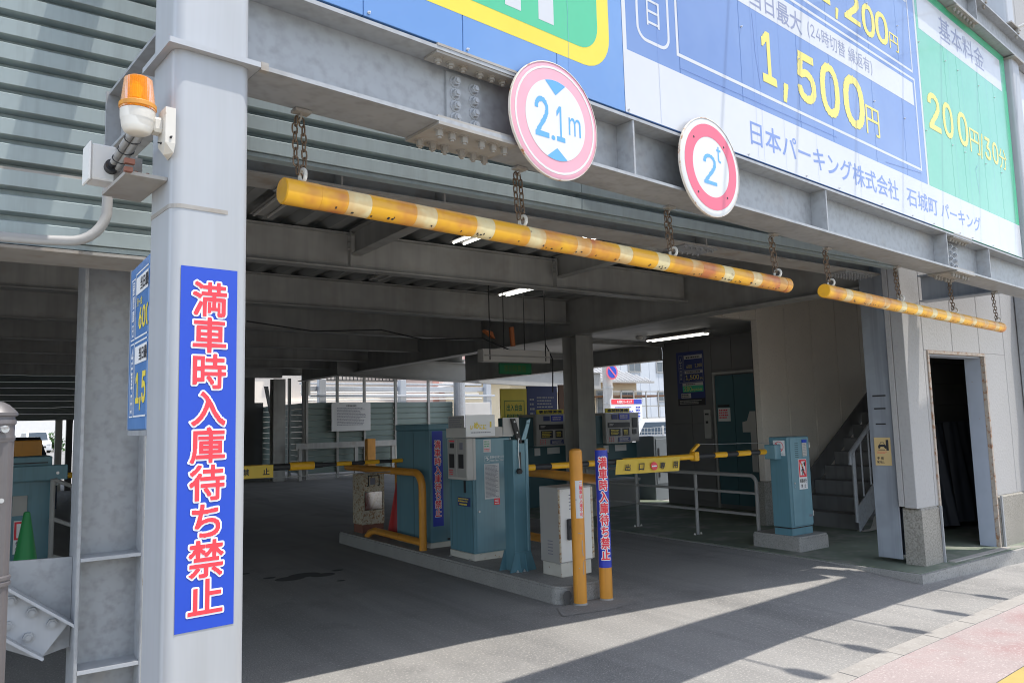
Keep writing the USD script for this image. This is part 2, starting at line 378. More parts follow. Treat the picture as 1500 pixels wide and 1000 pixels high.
LOOK['clear_plastic'] = usdkit.material(stage, '/World/Looks/clear_plastic', {
    't': ('transparent_bsdf', {'color': (.8, .8, .8)}), 'g': ('glossy_bsdf', {'color': (.8, .8, .8), 'roughness': .15}), 'm': ('mix_closure', {'fac': .35})},
    [('t.BSDF', 'm.closure1'), ('g.BSDF', 'm.closure2')], surface='m.closure')
look('ramp_steel', (0.34, 0.335, 0.32), .6, .1, var=.14, scale=2.5)
glow('tube_lit', (1.0, 0.97, 0.9), 1.8)
# ---------------------------------------------------------------- the setting
def slab(name, pts, z, m, kind='structure', label=None, hole=None):
    return single(name, sheet(Polygon(pts), (0, 0, z), (1, 0, 0), (0, 1, 0)), m, kind=kind, label=label)
def gz(x, y):
    """the street falls gently to the right, outside the building"""
    t = np.clip((np.asarray(x, float) - 4.6), 0, 14); w = np.clip((4.9 - np.asarray(y, float)) / 1.3, 0, 1)
    return -.030 * t * w * w * (3 - 2 * w)
def street(name, fy0, fy1, off, m, xs, ny=1):
    V, F = [], []
    ys = np.linspace(0, 1, ny + 1)
    for x in xs:
        for q in ys:
            y = fy0(x) + (fy1(x) - fy0(x)) * q; V.append((x, y, gz(x, y) + off))
    n = ny + 1
    for i in range(len(xs) - 1):
        for j in range(ny): a = i * n + j; F += [(a, a + n, a + n + 1), (a, a + n + 1, a + 1)]
    return single(name, (np.array(V), np.array(F)), m, kind='structure', smooth=True)
xs = [-90, -40, -12] + list(np.arange(-6, 22.1, .5)) + [40, 120]
gy = [-40, -10, -2, 1, 2] + list(np.arange(2.25, 5.1, .125)) + [5, 9, 14, 24, 60, 130]
V = np.array([(x, y, float(gz(x, y))) for x in xs for y in gy]); n = len(gy)
F = np.array([f for i in range(len(xs) - 1) for j in range(n - 1) for f in ((i * n + j, (i + 1) * n + j, (i + 1) * n + j + 1), (i * n + j, (i + 1) * n + j + 1, i * n + j + 1))])
single('ground', (V, F), 'asphalt', kind='structure', smooth=True)
KY = lambda x: 2.205 + .0985 * x           # street side of the kerb, parallel to the billboard
fx = list(np.arange(-6, 22.1, .5))
street('red_pavement', lambda x: KY(x) - .56, lambda x: KY(x) - .002, .004, 'red_paving', fx)
street('tactile_strip', lambda x: KY(x) - .99, lambda x: KY(x) - .565, .004, 'tactile_yellow', fx)
k = Thing('kerb', kind='structure', loc=(4, 2.7, 0))
rg = random.Random(2)
for i in range(34):
    x0 = -3 + .6 * i; a, c = x0 + .004, x0 + .596; h_ = .005 + rg.uniform(0, .003)
    q = []
    for x in (a, c):
        for y in (KY(x), KY(x) + .125): q += [(x, y, gz(x, y) + h_), (x, y, gz(x, y) - .08)]
    k.part('kerb_stone', hull(q), 'kerb_concrete')
# raised floor by the stairs
fl = Thing('walkway_floor', kind='structure', loc=(7.3, 4, 0))
edge = [(7.24, 3.82), (10.4, 3.82), (10.4, 12.0), (7.28, 12.0)]
fl.part('floor_surface', extrude(Polygon(edge).buffer(-.03).buffer(.03, 4), .312, O=(0, 0, -.30)), 'green_floor')
fl.part('floor_edge', cat(extrude(Polygon([(7.2, 3.78), (11.0, 3.78), (11.0, 3.816), (7.236, 3.816), (7.276, 12), (7.236, 12)]), .306, O=(0, 0, -.30))), 'grey_concrete')
# traffic island
isl = Polygon([(4.0, 5.09), (4.49, 5.09), (4.56, 5.5), (4.60, 9.75), (4.0, 9.75)])
isl = isl.buffer(-.11).buffer(.11, 8)
ti = Thing('traffic_island', kind='structure', loc=(4.3, 7, 0))
ti.part('island_base', extrude(isl, .225, O=(0, 0, -.10)), 'grey_concrete')
ti.part('island_top', extrude(isl.buffer(-.012), .018, O=(0, 0, .1245)), 'grey_concrete')
ti.part('chipped_corner', sheet(affinity.translate(Point(0, 0).buffer(.045).union(sbox(-.03, -.07, .03, .04)), 4.07, .07), (0, 5.068, 0), XN, ZN, off=0) , 'joint_dark')
single('patch_of_asphalt', sheet(Polygon([(3.8, 4.80), (4.2, 4.72), (4.55, 4.75), (4.58, 5.0), (4.5, 5.06), (3.95, 5.06)]), (0, 0, .004), (1, 0, 0), (0, 1, 0)), 'patch_asphalt', kind='structure')
st = unary_union([Point(2.72, 7.75).buffer(.12), Point(2.86, 7.84).buffer(.13), Point(2.98, 7.7).buffer(.1), Point(2.6, 7.95).buffer(.05), Point(3.15, 7.85).buffer(.05), Point(2.5, 8.4).buffer(.04), Point(3.0, 7.25).buffer(.035)])
single('oil_stain', sheet(affinity.scale(st, 1.25, .9), (0, 0, .004), (1, 0, 0), (0, 1, 0)), 'joint_dark', kind='structure')

# ---------------------------------------------------------------- the parking building
b = Thing('parking_building', 'grey steel framed parking deck with dark ribbed ceiling over the driveway', 'building', loc=(0.58, 4.3, 0))
def P(*a, **k): return b.part(*a, **k)
DX0, DX1, DY0, DY1 = -9.0, 10.3, 4.36, 22.0
deck = P('deck', bx(DX0, DX1, DY0, DY1, 3.44, 3.56), 'deck')
i = 0
x = DX0 + .15
while x < DX1 - .2:
    v = Polygon([(0, 3.438), (.20, 3.438), (.15, 3.365), (.05, 3.365)])
    P('deck_rib', extrude(affinity.translate(v, x, 0), DY1 - DY0 - .02, O=(0, DY1 - .01, 0), u=XN, v=ZN), 'deck', under=deck)
    x += .32
# edge beams behind the louvres
e1 = P('edge_beam', ibeam('x', .74, 7.60, 4.30, 2.90, 3.24, .25), 'rusty_steel')
e2 = P('edge_beam', ibeam('x', -9, 1.06, 3.86, 2.262, 2.60, .31), 'rusty_steel')
for xx in (1.75, 2.45, 4.95):
    P('stiffener', bx(xx, xx + .010, 4.178, 4.292, 2.916, 3.224), 'rusty_steel', under=e1)
for xx in (1.62, 4.9):
    P('splice_plate', cat(bx(xx - .2, xx + .2, 4.185, 4.415, 2.888, 2.899), [hexbolt((xx + q * .065, yy, 2.888), (0, 0, -1), .012, .012, False) for q in (-2.4, -1.4, -.4, .6, 1.6, 2.6) for yy in (4.22, 4.38)]), 'galvanised', under=e1)
e3 = P('splice_plate', cat(bx(7.0, 7.55, 4.19, 4.41, 2.884, 2.899), [hexbolt((7.03 + q * .05, yy, 2.884), (0, 0, -1), .012, .014, False) for q in range(10) for yy in (4.21, 4.27, 4.33, 4.39)]), 'galvanised', under=e1)
# cross beams and secondary beams
for j, yy in enumerate((6.85, 9.30, 11.75, 14.2, 16.65, 19.1)):
    zt = (3.34, 3.37, 3.37, 3.37, 3.37, 3.37)[j]
    P('cross_beam', ibeam('x', -9, 7.62, yy, 2.99, zt, .15 if j == 0 else .2, .013, .009), 'inner_steel')
    P('cross_beam', ibeam('x', 7.88, 10.2, yy, 3.02, zt, .15, .013, .009), 'inner_steel')
for a, c in ((4.42, 6.77),):
    for xx in (-4.2, -1.9, .55, 2.97, 5.45):
        P('secondary_beam', ibeam('y', a, c, xx, 3.12, 3.36, .12, .010, .008), 'inner_steel')
for xx in (2.97, 5.45):
    P('joint_plate', cat(bx(xx - .075, xx - .0655, 6.70, 6.774, 3.004, 3.33), [hexbolt((xx - .075, 6.735, z), (-1, 0, 0), .012, .008, False) for z in (3.17, 3.23, 3.29)]), 'inner_steel')
P('girder', ibeam('y', 4.44, 21.4, 7.75, 2.80, 3.40, .25, .018, .012), 'inner_steel')
P('girder', ibeam('y', 9.76, 16.5, 10.2, 2.53, 3.20, .2, .018, .012), 'inner_steel')
P('girder', ibeam('y', 4.5, 21.4, -6.2, 2.80, 3.40, .25, .018, .012), 'inner_steel')
def slope(z0, z1, y0, y1): return hull([(7.2, y, 2.706 + z) for y in (y0, y1) for z in (z0, z1)] + [(15.6, y, 2.40 + z) for y in (y0, y1) for z in (z0, z1)])
P('ramp_beam', cat(slope(0, .018, 17.4, 17.6), slope(.0181, .48, 17.49, 17.51), slope(.4801, .5, 17.4, 17.6)), 'ramp_steel')
rb = P('rear_beam', cat(ibeam('x', 7.2, 13.3, 21.55, 2.98, 3.55, .22, .016, .012), bx(-9, 7.2, 21.45, 21.65, 2.9, 3.55)), 'inner_steel')
P('splice_plate', cat(bx(12.2, 13.2, 21.46, 21.64, 2.965, 2.979), [hexbolt((12.3 + .09 * q, yy, 2.965), (0, 0, -1), .03, .03, False) for q in range(10) for yy in (21.5, 21.6)]), 'inner_steel', under=rb)
P('added_shade_slab', extrude(Polygon([(-6, 3.98), (-6, 3.94), (1.2, 3.90), (2.25, 3.79), (7.5, 3.30), (7.5, 3.98)]), .08, O=(0, 0, 4.2)), 'galvanised')  # unseen slab, added to shape the inner edge of the sunlit ground strip
# columns
def hcol(name, x0, x1, yc, w, z1, m, tf=.016, tw=.011, z0=0.0):
    """H column, flanges facing -x and +x"""
    return P(name, cat(cbx(x0, x0 + tf, yc - w / 2, yc + w / 2, z0, z1, .003), cbx(x1 - tf, x1, yc - w / 2, yc + w / 2, z0, z1, .003), bx(x0 + tf, x1 - tf, yc - tw / 2, yc + tw / 2, z0, z1)), m)
c1 = hcol('column', 7.60, 7.88, 4.295, .25, 3.44, 'column_steel', z0=.05)
P('column_scuffs', cat(bx(7.597, 7.599, 4.22, 4.36, 1.66, 1.675), bx(7.597, 7.599, 4.23, 4.35, 1.53, 1.545), bx(7.597, 7.599, 4.24, 4.345, 1.375, 1.388)), 'black', under=c1)
P('column', cat(cbx(7.58, 7.92, 9.03, 9.046, .05, 2.80, .003), cbx(7.58, 7.92, 9.354, 9.37, .05, 2.80, .003), bx(7.744, 7.756, 9.046, 9.354, .05, 2.80)), 'inner_steel')
c0 = hcol('column', .435, .725, 4.30, .30, 2.60, 'galvanised')
for zz in (.905, .40):
    P('stiffener', cat(bx(.452, .708, 4.152, 4.293, zz, zz + .016), bx(.452, .708, 4.307, 4.448, zz, zz + .016)), 'pale_steel', under=c0)
gp = P('gusset_plate', extrude(Polygon([(-.6, .95), (.433, .915), (.433, .50), (.40, .495), (.30, .47), (-.6, 1.15)][:5] + [(-.6, .94)]), .014, O=(0, 4.314, 0), u=XN, v=ZN), 'galvanised', under=c0)
d = np.array([-.793, 0, .610]); n = np.array([.610, 0, .793])
br0 = np.array([.37, 4.20, .562])
def along(a, c, o): return br0 + d * a + n * c + np.array([0, o, 0])
def bar(a0, a1, c0, c1, o0, o1): return hull([along(a, c, o) for a in (a0, a1) for c in (c0, c1) for o in (o0, o1)])
ch = P('brace', cat(bar(0, 2.6, -.08, .08, .02, .032), bar(-.025, 2.6, .08, .092, -.045, .07), bar(.0, 2.6, -.092, -.08, -.045, .07), bar(.03, 2.6, -.03, .03, .0325, .10)), 'pale_steel')
for a, c in ((.06, .048), (.163, .048), (.266, .048), (.105, -.045), (.208, -.045), (.31, -.045), (.369, .048)):
    P('bolt', hexbolt(along(a, c, .02), (0, -1, 0), .023, .018, False), 'galvanised', under=ch)
P('column', hcol and cat(cbx(7.1, 7.45, 21.9, 21.92, 0, 2.9, .003), cbx(7.1, 7.45, 22.2, 22.22, 0, 2.9, .003), bx(7.26, 7.28, 21.92, 22.2, 0, 2.9)), 'inner_steel')
P('round_column', rod((13.1, 21.6, 0), (13.1, 21.6, 2.98), .19, 16), 'galvanised')
P('side_wall', bx(DX0, DX0 + .1, 4.5, 21.4, 0, 3.43), 'dark_wall')
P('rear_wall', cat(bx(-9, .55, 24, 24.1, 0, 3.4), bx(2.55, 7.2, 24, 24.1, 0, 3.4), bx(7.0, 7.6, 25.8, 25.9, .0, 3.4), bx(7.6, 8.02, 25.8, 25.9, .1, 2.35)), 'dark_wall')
for q in range(9):
    z0 = 1.86 + q * .17
    P('rear_slat', extrude(Polygon([(0, z0), (.02, z0 + .02), (.02, z0 + .15), (.05, z0 + .168), (.06, z0 + .168), (.06, z0)]), 2.0, O=(.55, 23.9, 0), u=(0, 1, 0), v=ZN), 'louvre_dark')
P('rear_roof', bx(-9, 12, 22.01, 26, 3.45, 3.55), 'deck')
P('side_roof', bx(10.31, 11.4, 9.7, 21.9, 3.45, 3.55), 'deck')

# ---------------------------------------------------------------- louvred walls above the openings
def louvre(name, label, x0, x1, z0, rows, y, joint, loc, bolts, pt=.1195):
    t = Thing(name, label, 'louvre wall', loc=loc, group=None)
    for r in range(rows):
        z = z0 + pt * r; e = pt / .1195
        pr = Polygon([(.03, z), (-.030, z + .004 * e), (-.036, z + .074 * e), (-.031, z + .078 * e), (.03, z + .083 * e), (.03, z + .1185 * e), (.04, z + .1185 * e), (.04, z)])
        for a, c in ((x0, joint - .003), (joint + .003, x1)):
            t.part('slat', extrude(pr, c - a, O=(a, y, 0), u=(0, 1, 0), v=ZN), 'louvre')
    for xx, r in bolts:
        t.part('fixing_bolt', hexbolt((xx, y + .029, z0 + pt * r + .100 * pt / .1195), (0, -1, 0), .010, .010), 'bright_steel')
    t.part('bottom_rail', bx(x0, x1, y - .02, y + .05, z0 - .022, z0 - .001), 'louvre')
    return t
louvre('louvre_wall', 'pale green ribbed louvre wall left of the steel column behind the beacon', -5.0, 1.06, 2.305, 24, 3.74, -2.6, (-1, 3.74, 2.3), [(.60, 8), (.60, 9), (.60, 10), (.60, 11), (.49, 6), (.49, 5)], .1080)
louvre('louvre_wall', 'green ribbed louvre wall in shade behind the billboard beam', .76, 7.55, 2.945, 14, 3.99, 3.42, (4, 3.99, 2.94), [(2.12, 0), (2.12, 1), (2.12, 2), (4.2, 1), (4.2, 2), (6, 1)])
cd = Thing('conduit', 'grey plastic conduit bending left along the bottom of the louvre wall', 'pipe', loc=(.4, 3.6, 2.4))
pts = [board(.352, .34, 2.242), board(.350, .36, 2.18), board(.345, .60, 2.13), (.38, 3.2, 2.15), (.40, 3.50, 2.22)]
pts = [(.375, 2.55, 2.245), (.375, 2.55, 2.15)]
A_ = np.array([.455, 3.62, 2.62]); pts = [tuple(A_ + (0, 0, .12)), tuple(A_)]
for a in np.linspace(0, 90, 9)[1:]: pts.append((.455 - .15 * (1 - math.cos(math.radians(a))), 3.62, 2.46 - .165 * math.sin(math.radians(a))))
pts += [(.2, 3.63, 2.290), (-.1, 3.64, 2.288), (-2.5, 3.65, 2.29)]
pts = [tuple(board(.345, .345, 2.262)), tuple(board(.352, .40, 2.255)), (.425, 3.3, 2.70), (.452, 3.58, 2.78)] + pts
pts = pts[4:]
cd.part('pipe', sweep(pts, .021, 12), 'conduit_grey', smooth=True)

# ---------------------------------------------------------------- stair tower
t = Thing('stair_tower', 'pale panel clad stair tower with an open doorway at the right of the entrance', 'stair tower', loc=(8.8, 4, 0))
J = [7.56, 7.93] + [7.93 + .61 * i for i in range(1, 16)]
for a, c in zip(J[:-1], J[1:]):
    hi = 8.9
    lo = .56
    if 7.92 < a < 9.2:
        lo = 2.12
    t.part('wall_panel', cbx(a + .004, c - .004, 3.97, 4.09, lo, 3.38, .004), 'wall_panel')
    t.part('wall_panel', cbx(a + .004, c - .004, 3.97, 4.09, 3.39, 6.1, .004), 'wall_panel')
    t.part('wall_panel', cbx(a + .004, c - .004, 3.97, 4.09, 6.11, hi, .004), 'wall_panel')
t.part('wall_panel', bx(7.935, 7.995, 3.972, 4.09, .56, 2.119), 'wall_panel')
t.part('wall_panel', cbx(9.24, 9.756, 3.97, 4.09, .56, 2.118, .003), 'wall_panel')
t.part('return_panel', cbx(7.56, 7.66, 4.094, 4.15, .57, 8.9, .004), 'wall_panel')
t.part('joint_backing', bx(7.7, 16.9, 4.095, 4.11, 2.12, 8.8), 'joint_dark')
t.part('joint_backing', bx(9.26, 16.9, 4.095, 4.11, .1, 2.11), 'joint_dark')
def plinth(x0, x1, y0, y1):
    return hull([(x, y, z) for x, y, z in ((x0, y0, -.3), (x1, y0, -.3), (x0, y1, -.3), (x1, y1, -.3), (x0 + .01, y0 + .008, .54), (x1, y0 + .008, .54), (x0 + .01, y1, .54), (x1, y1, .54), (x0 + .03, y0 + .03, .56), (x1, y0 + .03, .56), (x0 + .03, y1, .56), (x1, y1, .56))])
t.part('plinth', plinth(7.60, 7.945, 3.945, 4.14), 'concrete')
t.part('plinth', plinth(9.25, 16.9, 3.945, 4.14), 'concrete')
df = t.part('door_frame', cat(bx(7.985, 8.015, 3.958, 4.0, .0, 2.085), bx(9.215, 9.245, 3.958, 4.0, -.1, 2.085), bx(7.985, 9.245, 3.955, 4.0, 2.086, 2.118)), 'rust_frame')
t.part('door_jamb', bx(9.216, 9.232, 4.002, 4.17, -.1, 2.085), 'blue_grey_jamb', under=df)
t.part('door_jamb', bx(7.99, 8.006, 4.002, 4.17, .0, 2.085), 'blue_grey_jamb', under=df)
t.part('door_head', bx(8.007, 9.215, 4.002, 4.17, 2.07, 2.085), 'blue_grey_jamb', under=df)
t.part('metal_strip', cat(bx(7.952, 7.966, 3.93, 3.95, 0.0, .56), bx(9.262, 9.285, 3.925, 3.944, 0, .56)), 'galvanised')
t.part('threshold', bx(8.0, 9.22, 3.86, 3.93, .005, .022), 'kerb_concrete')
# the dim room behind the doorway
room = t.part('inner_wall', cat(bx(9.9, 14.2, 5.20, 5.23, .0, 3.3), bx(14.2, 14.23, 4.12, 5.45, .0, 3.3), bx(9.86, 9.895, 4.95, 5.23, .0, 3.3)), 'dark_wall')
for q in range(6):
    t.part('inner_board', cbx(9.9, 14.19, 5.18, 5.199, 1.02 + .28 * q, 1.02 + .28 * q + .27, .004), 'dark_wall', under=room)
fold = [(9.95 + .035 * i, 5.05 + .05 * math.sin(i * .55) + .025 * math.sin(i * 1.7)) for i in range(80)]
tarp = Thing('tarpaulin', 'dark creased sheet hanging inside the doorway of the stair tower', 'tarpaulin', loc=(11.8, 5.3, .0))
V = []; F = []
for i, (xx, yy) in enumerate(fold):
    for j in range(5): V.append((xx, yy - .05 * j * (.5 + .5 * math.sin(i * .31)), 1.35 - .32 * j))
for i in range(len(fold) - 1):
    for j in range(4):
        a = i * 5 + j; F += [(a, a + 1, a + 6), (a, a + 6, a + 5)]
tarp.part('sheet', (np.array(V), np.array(F)), 'tarp_blue', smooth=True)
t.part('corner_column', cbx(10.12, 10.40, 3.74, 3.96, -.3, 3.1, .006), 'galvanised')
t.part('pipe', cat(rod((10.16, 3.66, 0), (10.16, 3.66, 2.2), .03), rod((10.16, 3.66, 2.2), (10.16, 3.94, 2.32), .03)), 'conduit_grey')
t.part('stairwell_ceiling', bx(7.95, 17, 4.12, 6.76, 3.38, 3.46), 'beige_panel')
# wall behind the stairs, lift lobby
w = Thing('lobby_wall', 'beige panel wall behind the stairs with the lift recess to its left', 'wall', loc=(9.6, 6.8, .0))
for i in range(6):
    a = 8.98 + .64 * i
    w.part('wall_panel', cbx(a + .005, a + .635, 6.77, 6.87, .60, 3.36, .004), 'beige_panel')
for i in range(3):
    a = 7.92 + .355 * i
    w.part('lintel_panel', cbx(a, a + .345, 6.77, 6.87, 2.83, 3.02, .003), 'beige_panel')
w.part('joint_backing', bx(9.0, 12.8, 6.875, 6.89, .1, 3.36), 'joint_dark')
w.part('concrete_base', bx(8.90, 12.8, 6.74, 6.87, .0, .595), 'concrete')
w.part('ceiling', bx(7.92, 10.5, 6.88, 12.0, 2.83, 2.88), 'machine_grey')
w.part('ceiling_rail', cat(bx(7.9, 10.15, 9.65, 9.70, 2.76, 2.82), bx(7.9, 10.15, 11.95, 12.0, 2.72, 2.82)), 'inner_steel')
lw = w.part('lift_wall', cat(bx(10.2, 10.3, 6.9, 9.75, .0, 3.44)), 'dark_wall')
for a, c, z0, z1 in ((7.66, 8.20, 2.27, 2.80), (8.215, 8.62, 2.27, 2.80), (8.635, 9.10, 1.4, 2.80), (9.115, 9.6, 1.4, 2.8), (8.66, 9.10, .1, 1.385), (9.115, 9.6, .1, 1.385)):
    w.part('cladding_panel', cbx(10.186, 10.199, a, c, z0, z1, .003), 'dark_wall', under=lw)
ld = w.part('lift_door', cat(bx(10.17, 10.199, 8.19, 8.56, .08, 2.17), bx(10.165, 10.199, 7.60, 8.175, .08, 2.17)), 'teal_dark')
w.part('door_frame', cat(bx(10.15, 10.2, 8.565, 8.60, .0, 2.2), bx(10.15, 10.2, 7.5, 8.6, 2.19, 2.23)), 'inner_steel', under=ld)
one = unary_union([sbox(0, 0, .17, .95), Polygon([(0, .62), (-.15, .62), (-.15, .78), (-.06, .80), (0, .95)])])
w.part('numeral', sheet(one, (10.163, 7.89, .62), WU, ZN), 'machine_light', under=ld)
ib = w.part('intercom', cbx(10.14, 10.185, 8.42 + .25, 8.56 + .25, 1.14, 1.62, .006), 'machine_grey')
w.part('display', cat(bx(10.136, 10.139, 8.70, 8.78, 1.53, 1.56), bx(10.136, 10.139, 8.72, 8.77, 1.39, 1.43)), 'black', under=ib)
pw = Thing('notice_paper', 'small white notice with a dark heading on the lift door', 'notice', loc=(10.16, 8.4, 1.6))
pw.part('sheet', bx(10.163, 10.166, 8.27, 8.52, 1.42, 1.64), 'paper')
pw.part('heading', bx(10.158, 10.161, 8.28, 8.52, 1.655, 1.69), 'black')
pw.part('print', sheet(dashes(-8.50, 1.46, -8.30, 1.62, 4, 3), (10.1625, 0, 0), WU, ZN), 'print_red')

# stairs
s = Thing('staircase', 'grey steel staircase climbing to the right beside the beige wall', 'staircase', loc=(9.3, 6.1, .0))
SY0, SY1, SX = 5.62, 6.62, 9.36
for i in range(11):
    z = .012 + .187 * (i + 1); xx = SX + .262 * i
    s.part('step', cat(bx(xx, xx + .30, SY0, SY1, z - .03, z), bx(xx + .003, xx + .016, SY0, SY1, z - .19, z - .031)), 'stair_steel')
def inc(y0, y1, lo, hi, n=10): 
    a, c = (SX - .12, .012), (SX + .262 * n, .012 + .187 * n)
    return hull([(a[0], y, a[1] + q) for y in (y0, y1) for q in (lo, hi)] + [(c[0], y, c[1] + q) for y in (y0, y1) for q in (lo, hi)])
s.part('stringer', inc(5.59, 5.605, -.10 + .1, .31), 'galvanised')
s.part('stringer', inc(6.635, 6.65, 0, .31), 'stair_steel')
ra = np.array([SX - .22, 5.60, .98]); rb_ = ra + np.array([.262, 0, .187]) * 9
s.part('handrail', cat(sweep([ra + (0, 0, -.13), ra, rb_], .028, 10)), 'galvanised', smooth=True)
for i in range(13):
    q = ra + (rb_ - ra) * (i / 12 * .94 + .03)
    s.part('baluster', rod((q[0], 5.60, q[2] - .02), (q[0], 5.60, q[2] - (.9 if i == 0 else .72)), .026 if i == 0 else .011, 8), 'galvanised')
cl = [(9.25 + .05 * i, 5.35 + .02 * math.sin(i), 0.07 + .012 * i * (1 if i < 9 else 1.8) + .03 * math.sin(i * .9)) for i in range(22)]
V = [(x, y + .1 * j, max(z - .05 * j + .02 * math.sin(i * 1.3 + j), .016)) for i, (x, y, z) in enumerate(cl) for j in range(4)]
F = [f for i in range(21) for j in range(3) for f in ((i * 4 + j, i * 4 + j + 1, i * 4 + j + 5), (i * 4 + j, i * 4 + j + 5, i * 4 + j + 4))]
single('dust_sheet', (np.array(V), np.array(F)), 'dirty_white', 'crumpled pale sheet lying under the foot of the staircase', 'sheet', smooth=True)
# ---------------------------------------------------------------- billboard frame (board frame: s, y into the building, z)
f = Thing('sign_gantry', 'galvanised steel post and beam frame carrying the parking price billboard', 'gantry', loc=(.545, .11, 0), frame='board')
def rcol(s0, s1, y0, y1, z0, z1, r=.032): return extrude(rrect(s0, y0, s1, y1, r, 6), z1 - z0, O=(0, 0, z0))
f.part('column', rcol(.440, .660, .012, .225, 0, 2.575), 'pale_steel', smooth=35)
f.part('column', rcol(.440, .660, .012, .225, 2.592, 6.2), 'pale_steel', smooth=35)
f.part('diaphragm_plate', extrude(rrect(.418, -.012, .682, .247, .004), .016, O=(0, 0, 2.5755)), 'pale_steel')
f.part('backing_bar', bx(.682, .706, -.010, .012, 2.570, 2.5955), 'rusty_steel')
f.part('anchor_patch', extrude(rrect(.4385, .0105, .62, .2265, .034), .012, O=(0, 0, 2.115)), 'rusty_steel')
BW0, BW1 = .684, 9.7
lb = f.part('lower_beam', cat(bx(BW0, BW1, 0, .215, 2.576, 2.590), bx(BW0, BW1, 0, .215, 2.844, 2.858), bx(BW0, BW1, .102, .112, 2.5905, 2.8435)), 'galvanised')
for ss in (2.42, 4.20, 6.08, 7.0):
    f.part('stiffener', bx(ss, ss + .011, .004, .1015, 2.591, 2.843), 'galvanised', under=lb)
for c in (1.53, 6.42):
    f.part('splice_plate', cat(bx(c - .19, c + .19, -.002, .217, 2.564, 2.5755), bx(c - .19, c + .19, -.002, .217, 2.8585, 2.868), bx(c - .19, c + .19, .004, .085, 2.591, 2.600), bx(c - .19, c + .19, .004, .085, 2.834, 2.8435)), 'rusty_steel', under=lb)
    f.part('web_plate', bx(c - .085, c + .085, .092, .1018, 2.612, 2.826), 'galvanised', under=lb)
    for sx in (-.155, -.098, -.041, .041, .098, .155):
        for yy in (.045, .17): f.part('bolt', hexbolt((c + sx, yy, 2.564), (0, 0, -1), .014, .026), 'rusty_steel', under=lb)
        f.part('bolt', hexbolt((c + sx, .045, 2.834), (0, 0, -1), .014, .014), 'rusty_steel', under=lb)
        f.part('bolt', hexbolt((c + sx, .02, 2.868), (0, 0, 1), .013, .008), 'galvanised', under=lb)
    for sx in (-.045, .045):
        for q in range(4): f.part('bolt', hexbolt((c + sx, .092, 2.648 + .048 * q - (.008 if sx > 0 else 0)), (0, -1, 0), .0165, .018), 'pale_steel', under=lb)
ub = f.part('upper_beam', cat(bx(.684, 9.7, -.075, .095, 4.805, 4.820), bx(.684, 9.7, -.075, .075, 5.05, 5.065), bx(.684, 9.7, -.005, .005, 4.8205, 5.0495)), 'galvanised')
for ss in (6.75,):
    f.part('splice_plate', cat(bx(ss - .25, ss + .25, -.077, .097, 4.792, 4.8045), bx(ss - .25, ss + .25, -.077, .077, 5.0655, 5.077)), 'rusty_steel', under=ub)
    for q in range(7):
        for yy in (-.045, .065): f.part('bolt', hexbolt((ss - .21 + .07 * q, yy, 4.792), (0, 0, -1), .014, .024), 'rusty_steel', under=ub)
for ss in (6.25, 6.5, 7.0): f.part('stiffener', bx(ss, ss + .011, -.07, -.006, 4.821, 5.049), 'galvanised', under=ub)
f.part('column', rcol(7.94, 8.16, -.05, .18, 2.87, 4.804), 'pale_steel', smooth=35)
f.part('column', rcol(7.94, 8.16, -.05, .18, 5.101, 6.2), 'pale_steel', smooth=35)
for zz in (4.78, 5.115): f.part('diaphragm_plate', extrude(rrect(7.915, -.085, 8.19, .20, .004), .014, O=(0, 0, zz)), 'rusty_steel')
# ties back to the building
for ss, z0, z1, wd, ye in ((.575, 2.60, 2.85, .05, 1.10), (.545, 3.72, 3.90, .085, 1.42)):
    f.part('tie_beam', cat(bx(ss - wd, ss + wd, .248, ye, z0, z0 + .012), bx(ss - wd, ss + wd, .248, ye, z1 - .012, z1), bx(ss - .005, ss + .005, .248, ye, z0 + .012, z1 - .012), bx(ss - .06, ss + .06, ye + .001, ye + .012, z0, z1)), 'galvanised')
f.part('tie_beam', cat(bx(7.9, 8.07, .24, .93, 2.592, 2.604), bx(7.9, 8.07, .24, .93, 2.846, 2.858), bx(7.98, 7.99, .24, .93, 2.605, 2.845)), 'column_steel')
tb = f.part('bracket', cat(bx(.33, .439, .05, .30, 2.196, 2.206), bx(.36, .439, .30, .31, 2.196, 2.33)), 'rusty_steel')
f.part('bolt', cat(hexbolt((.37, .10, 2.206), (0, 0, 1), .009, .01), hexbolt((.40, .10, 2.206), (0, 0, 1), .009, .01)), 'brick_red', under=tb)
f.part('clip', cat(bx(.325, .35, .035, .05, 2.222, 2.236), bx(.325, .345, .035, .05, 2.20, 2.212)), 'brick_red', under=tb)

# ---------------------------------------------------------------- the billboard itself
bb = Thing('billboard', 'large blue and green parking price billboard with yellow figures 1,500 and 200', 'billboard', loc=(4.3, .03, 2.87), frame='board')
PF = .004          # front face of the panels
def print_on(name, g, m, n=1, label=None):
    for q in (g if isinstance(g, list) else [g]): bb.part(name, sheet(q, (0, PF, 0), XN, ZN, off=.0005 * n), m, label=label)
edges = [.70, 1.04, 1.46, 1.95, 2.376, 2.80, 3.35, 3.96, 4.36, 4.96, 5.45, 5.835, 6.35, 6.62, 7.1, 7.50, 7.895]
for a, c in zip(edges[:-1], edges[1:]):
    m = 'board_blue' if c < 2.4 else 'board_blue_pale' if c < 5.84 else 'board_green_pale'
    bb.part('panel', cbx(a + .0012, c - .0012, PF, .028, 2.87, 4.80, .0015), m)
    for zz in (2.885, 3.6, 4.3): bb.part('rivet', lathe([(.007, 0), (.006, .003), (.001, .004)], 8)[0][:, [0, 2, 1]] * (1, -1, 1) + np.array([a + .02, PF - .0012, zz]) if False else cat(hexbolt((a + .02, PF - .001, zz), (0, -1, 0), .006, .002, False)), 'board_white')
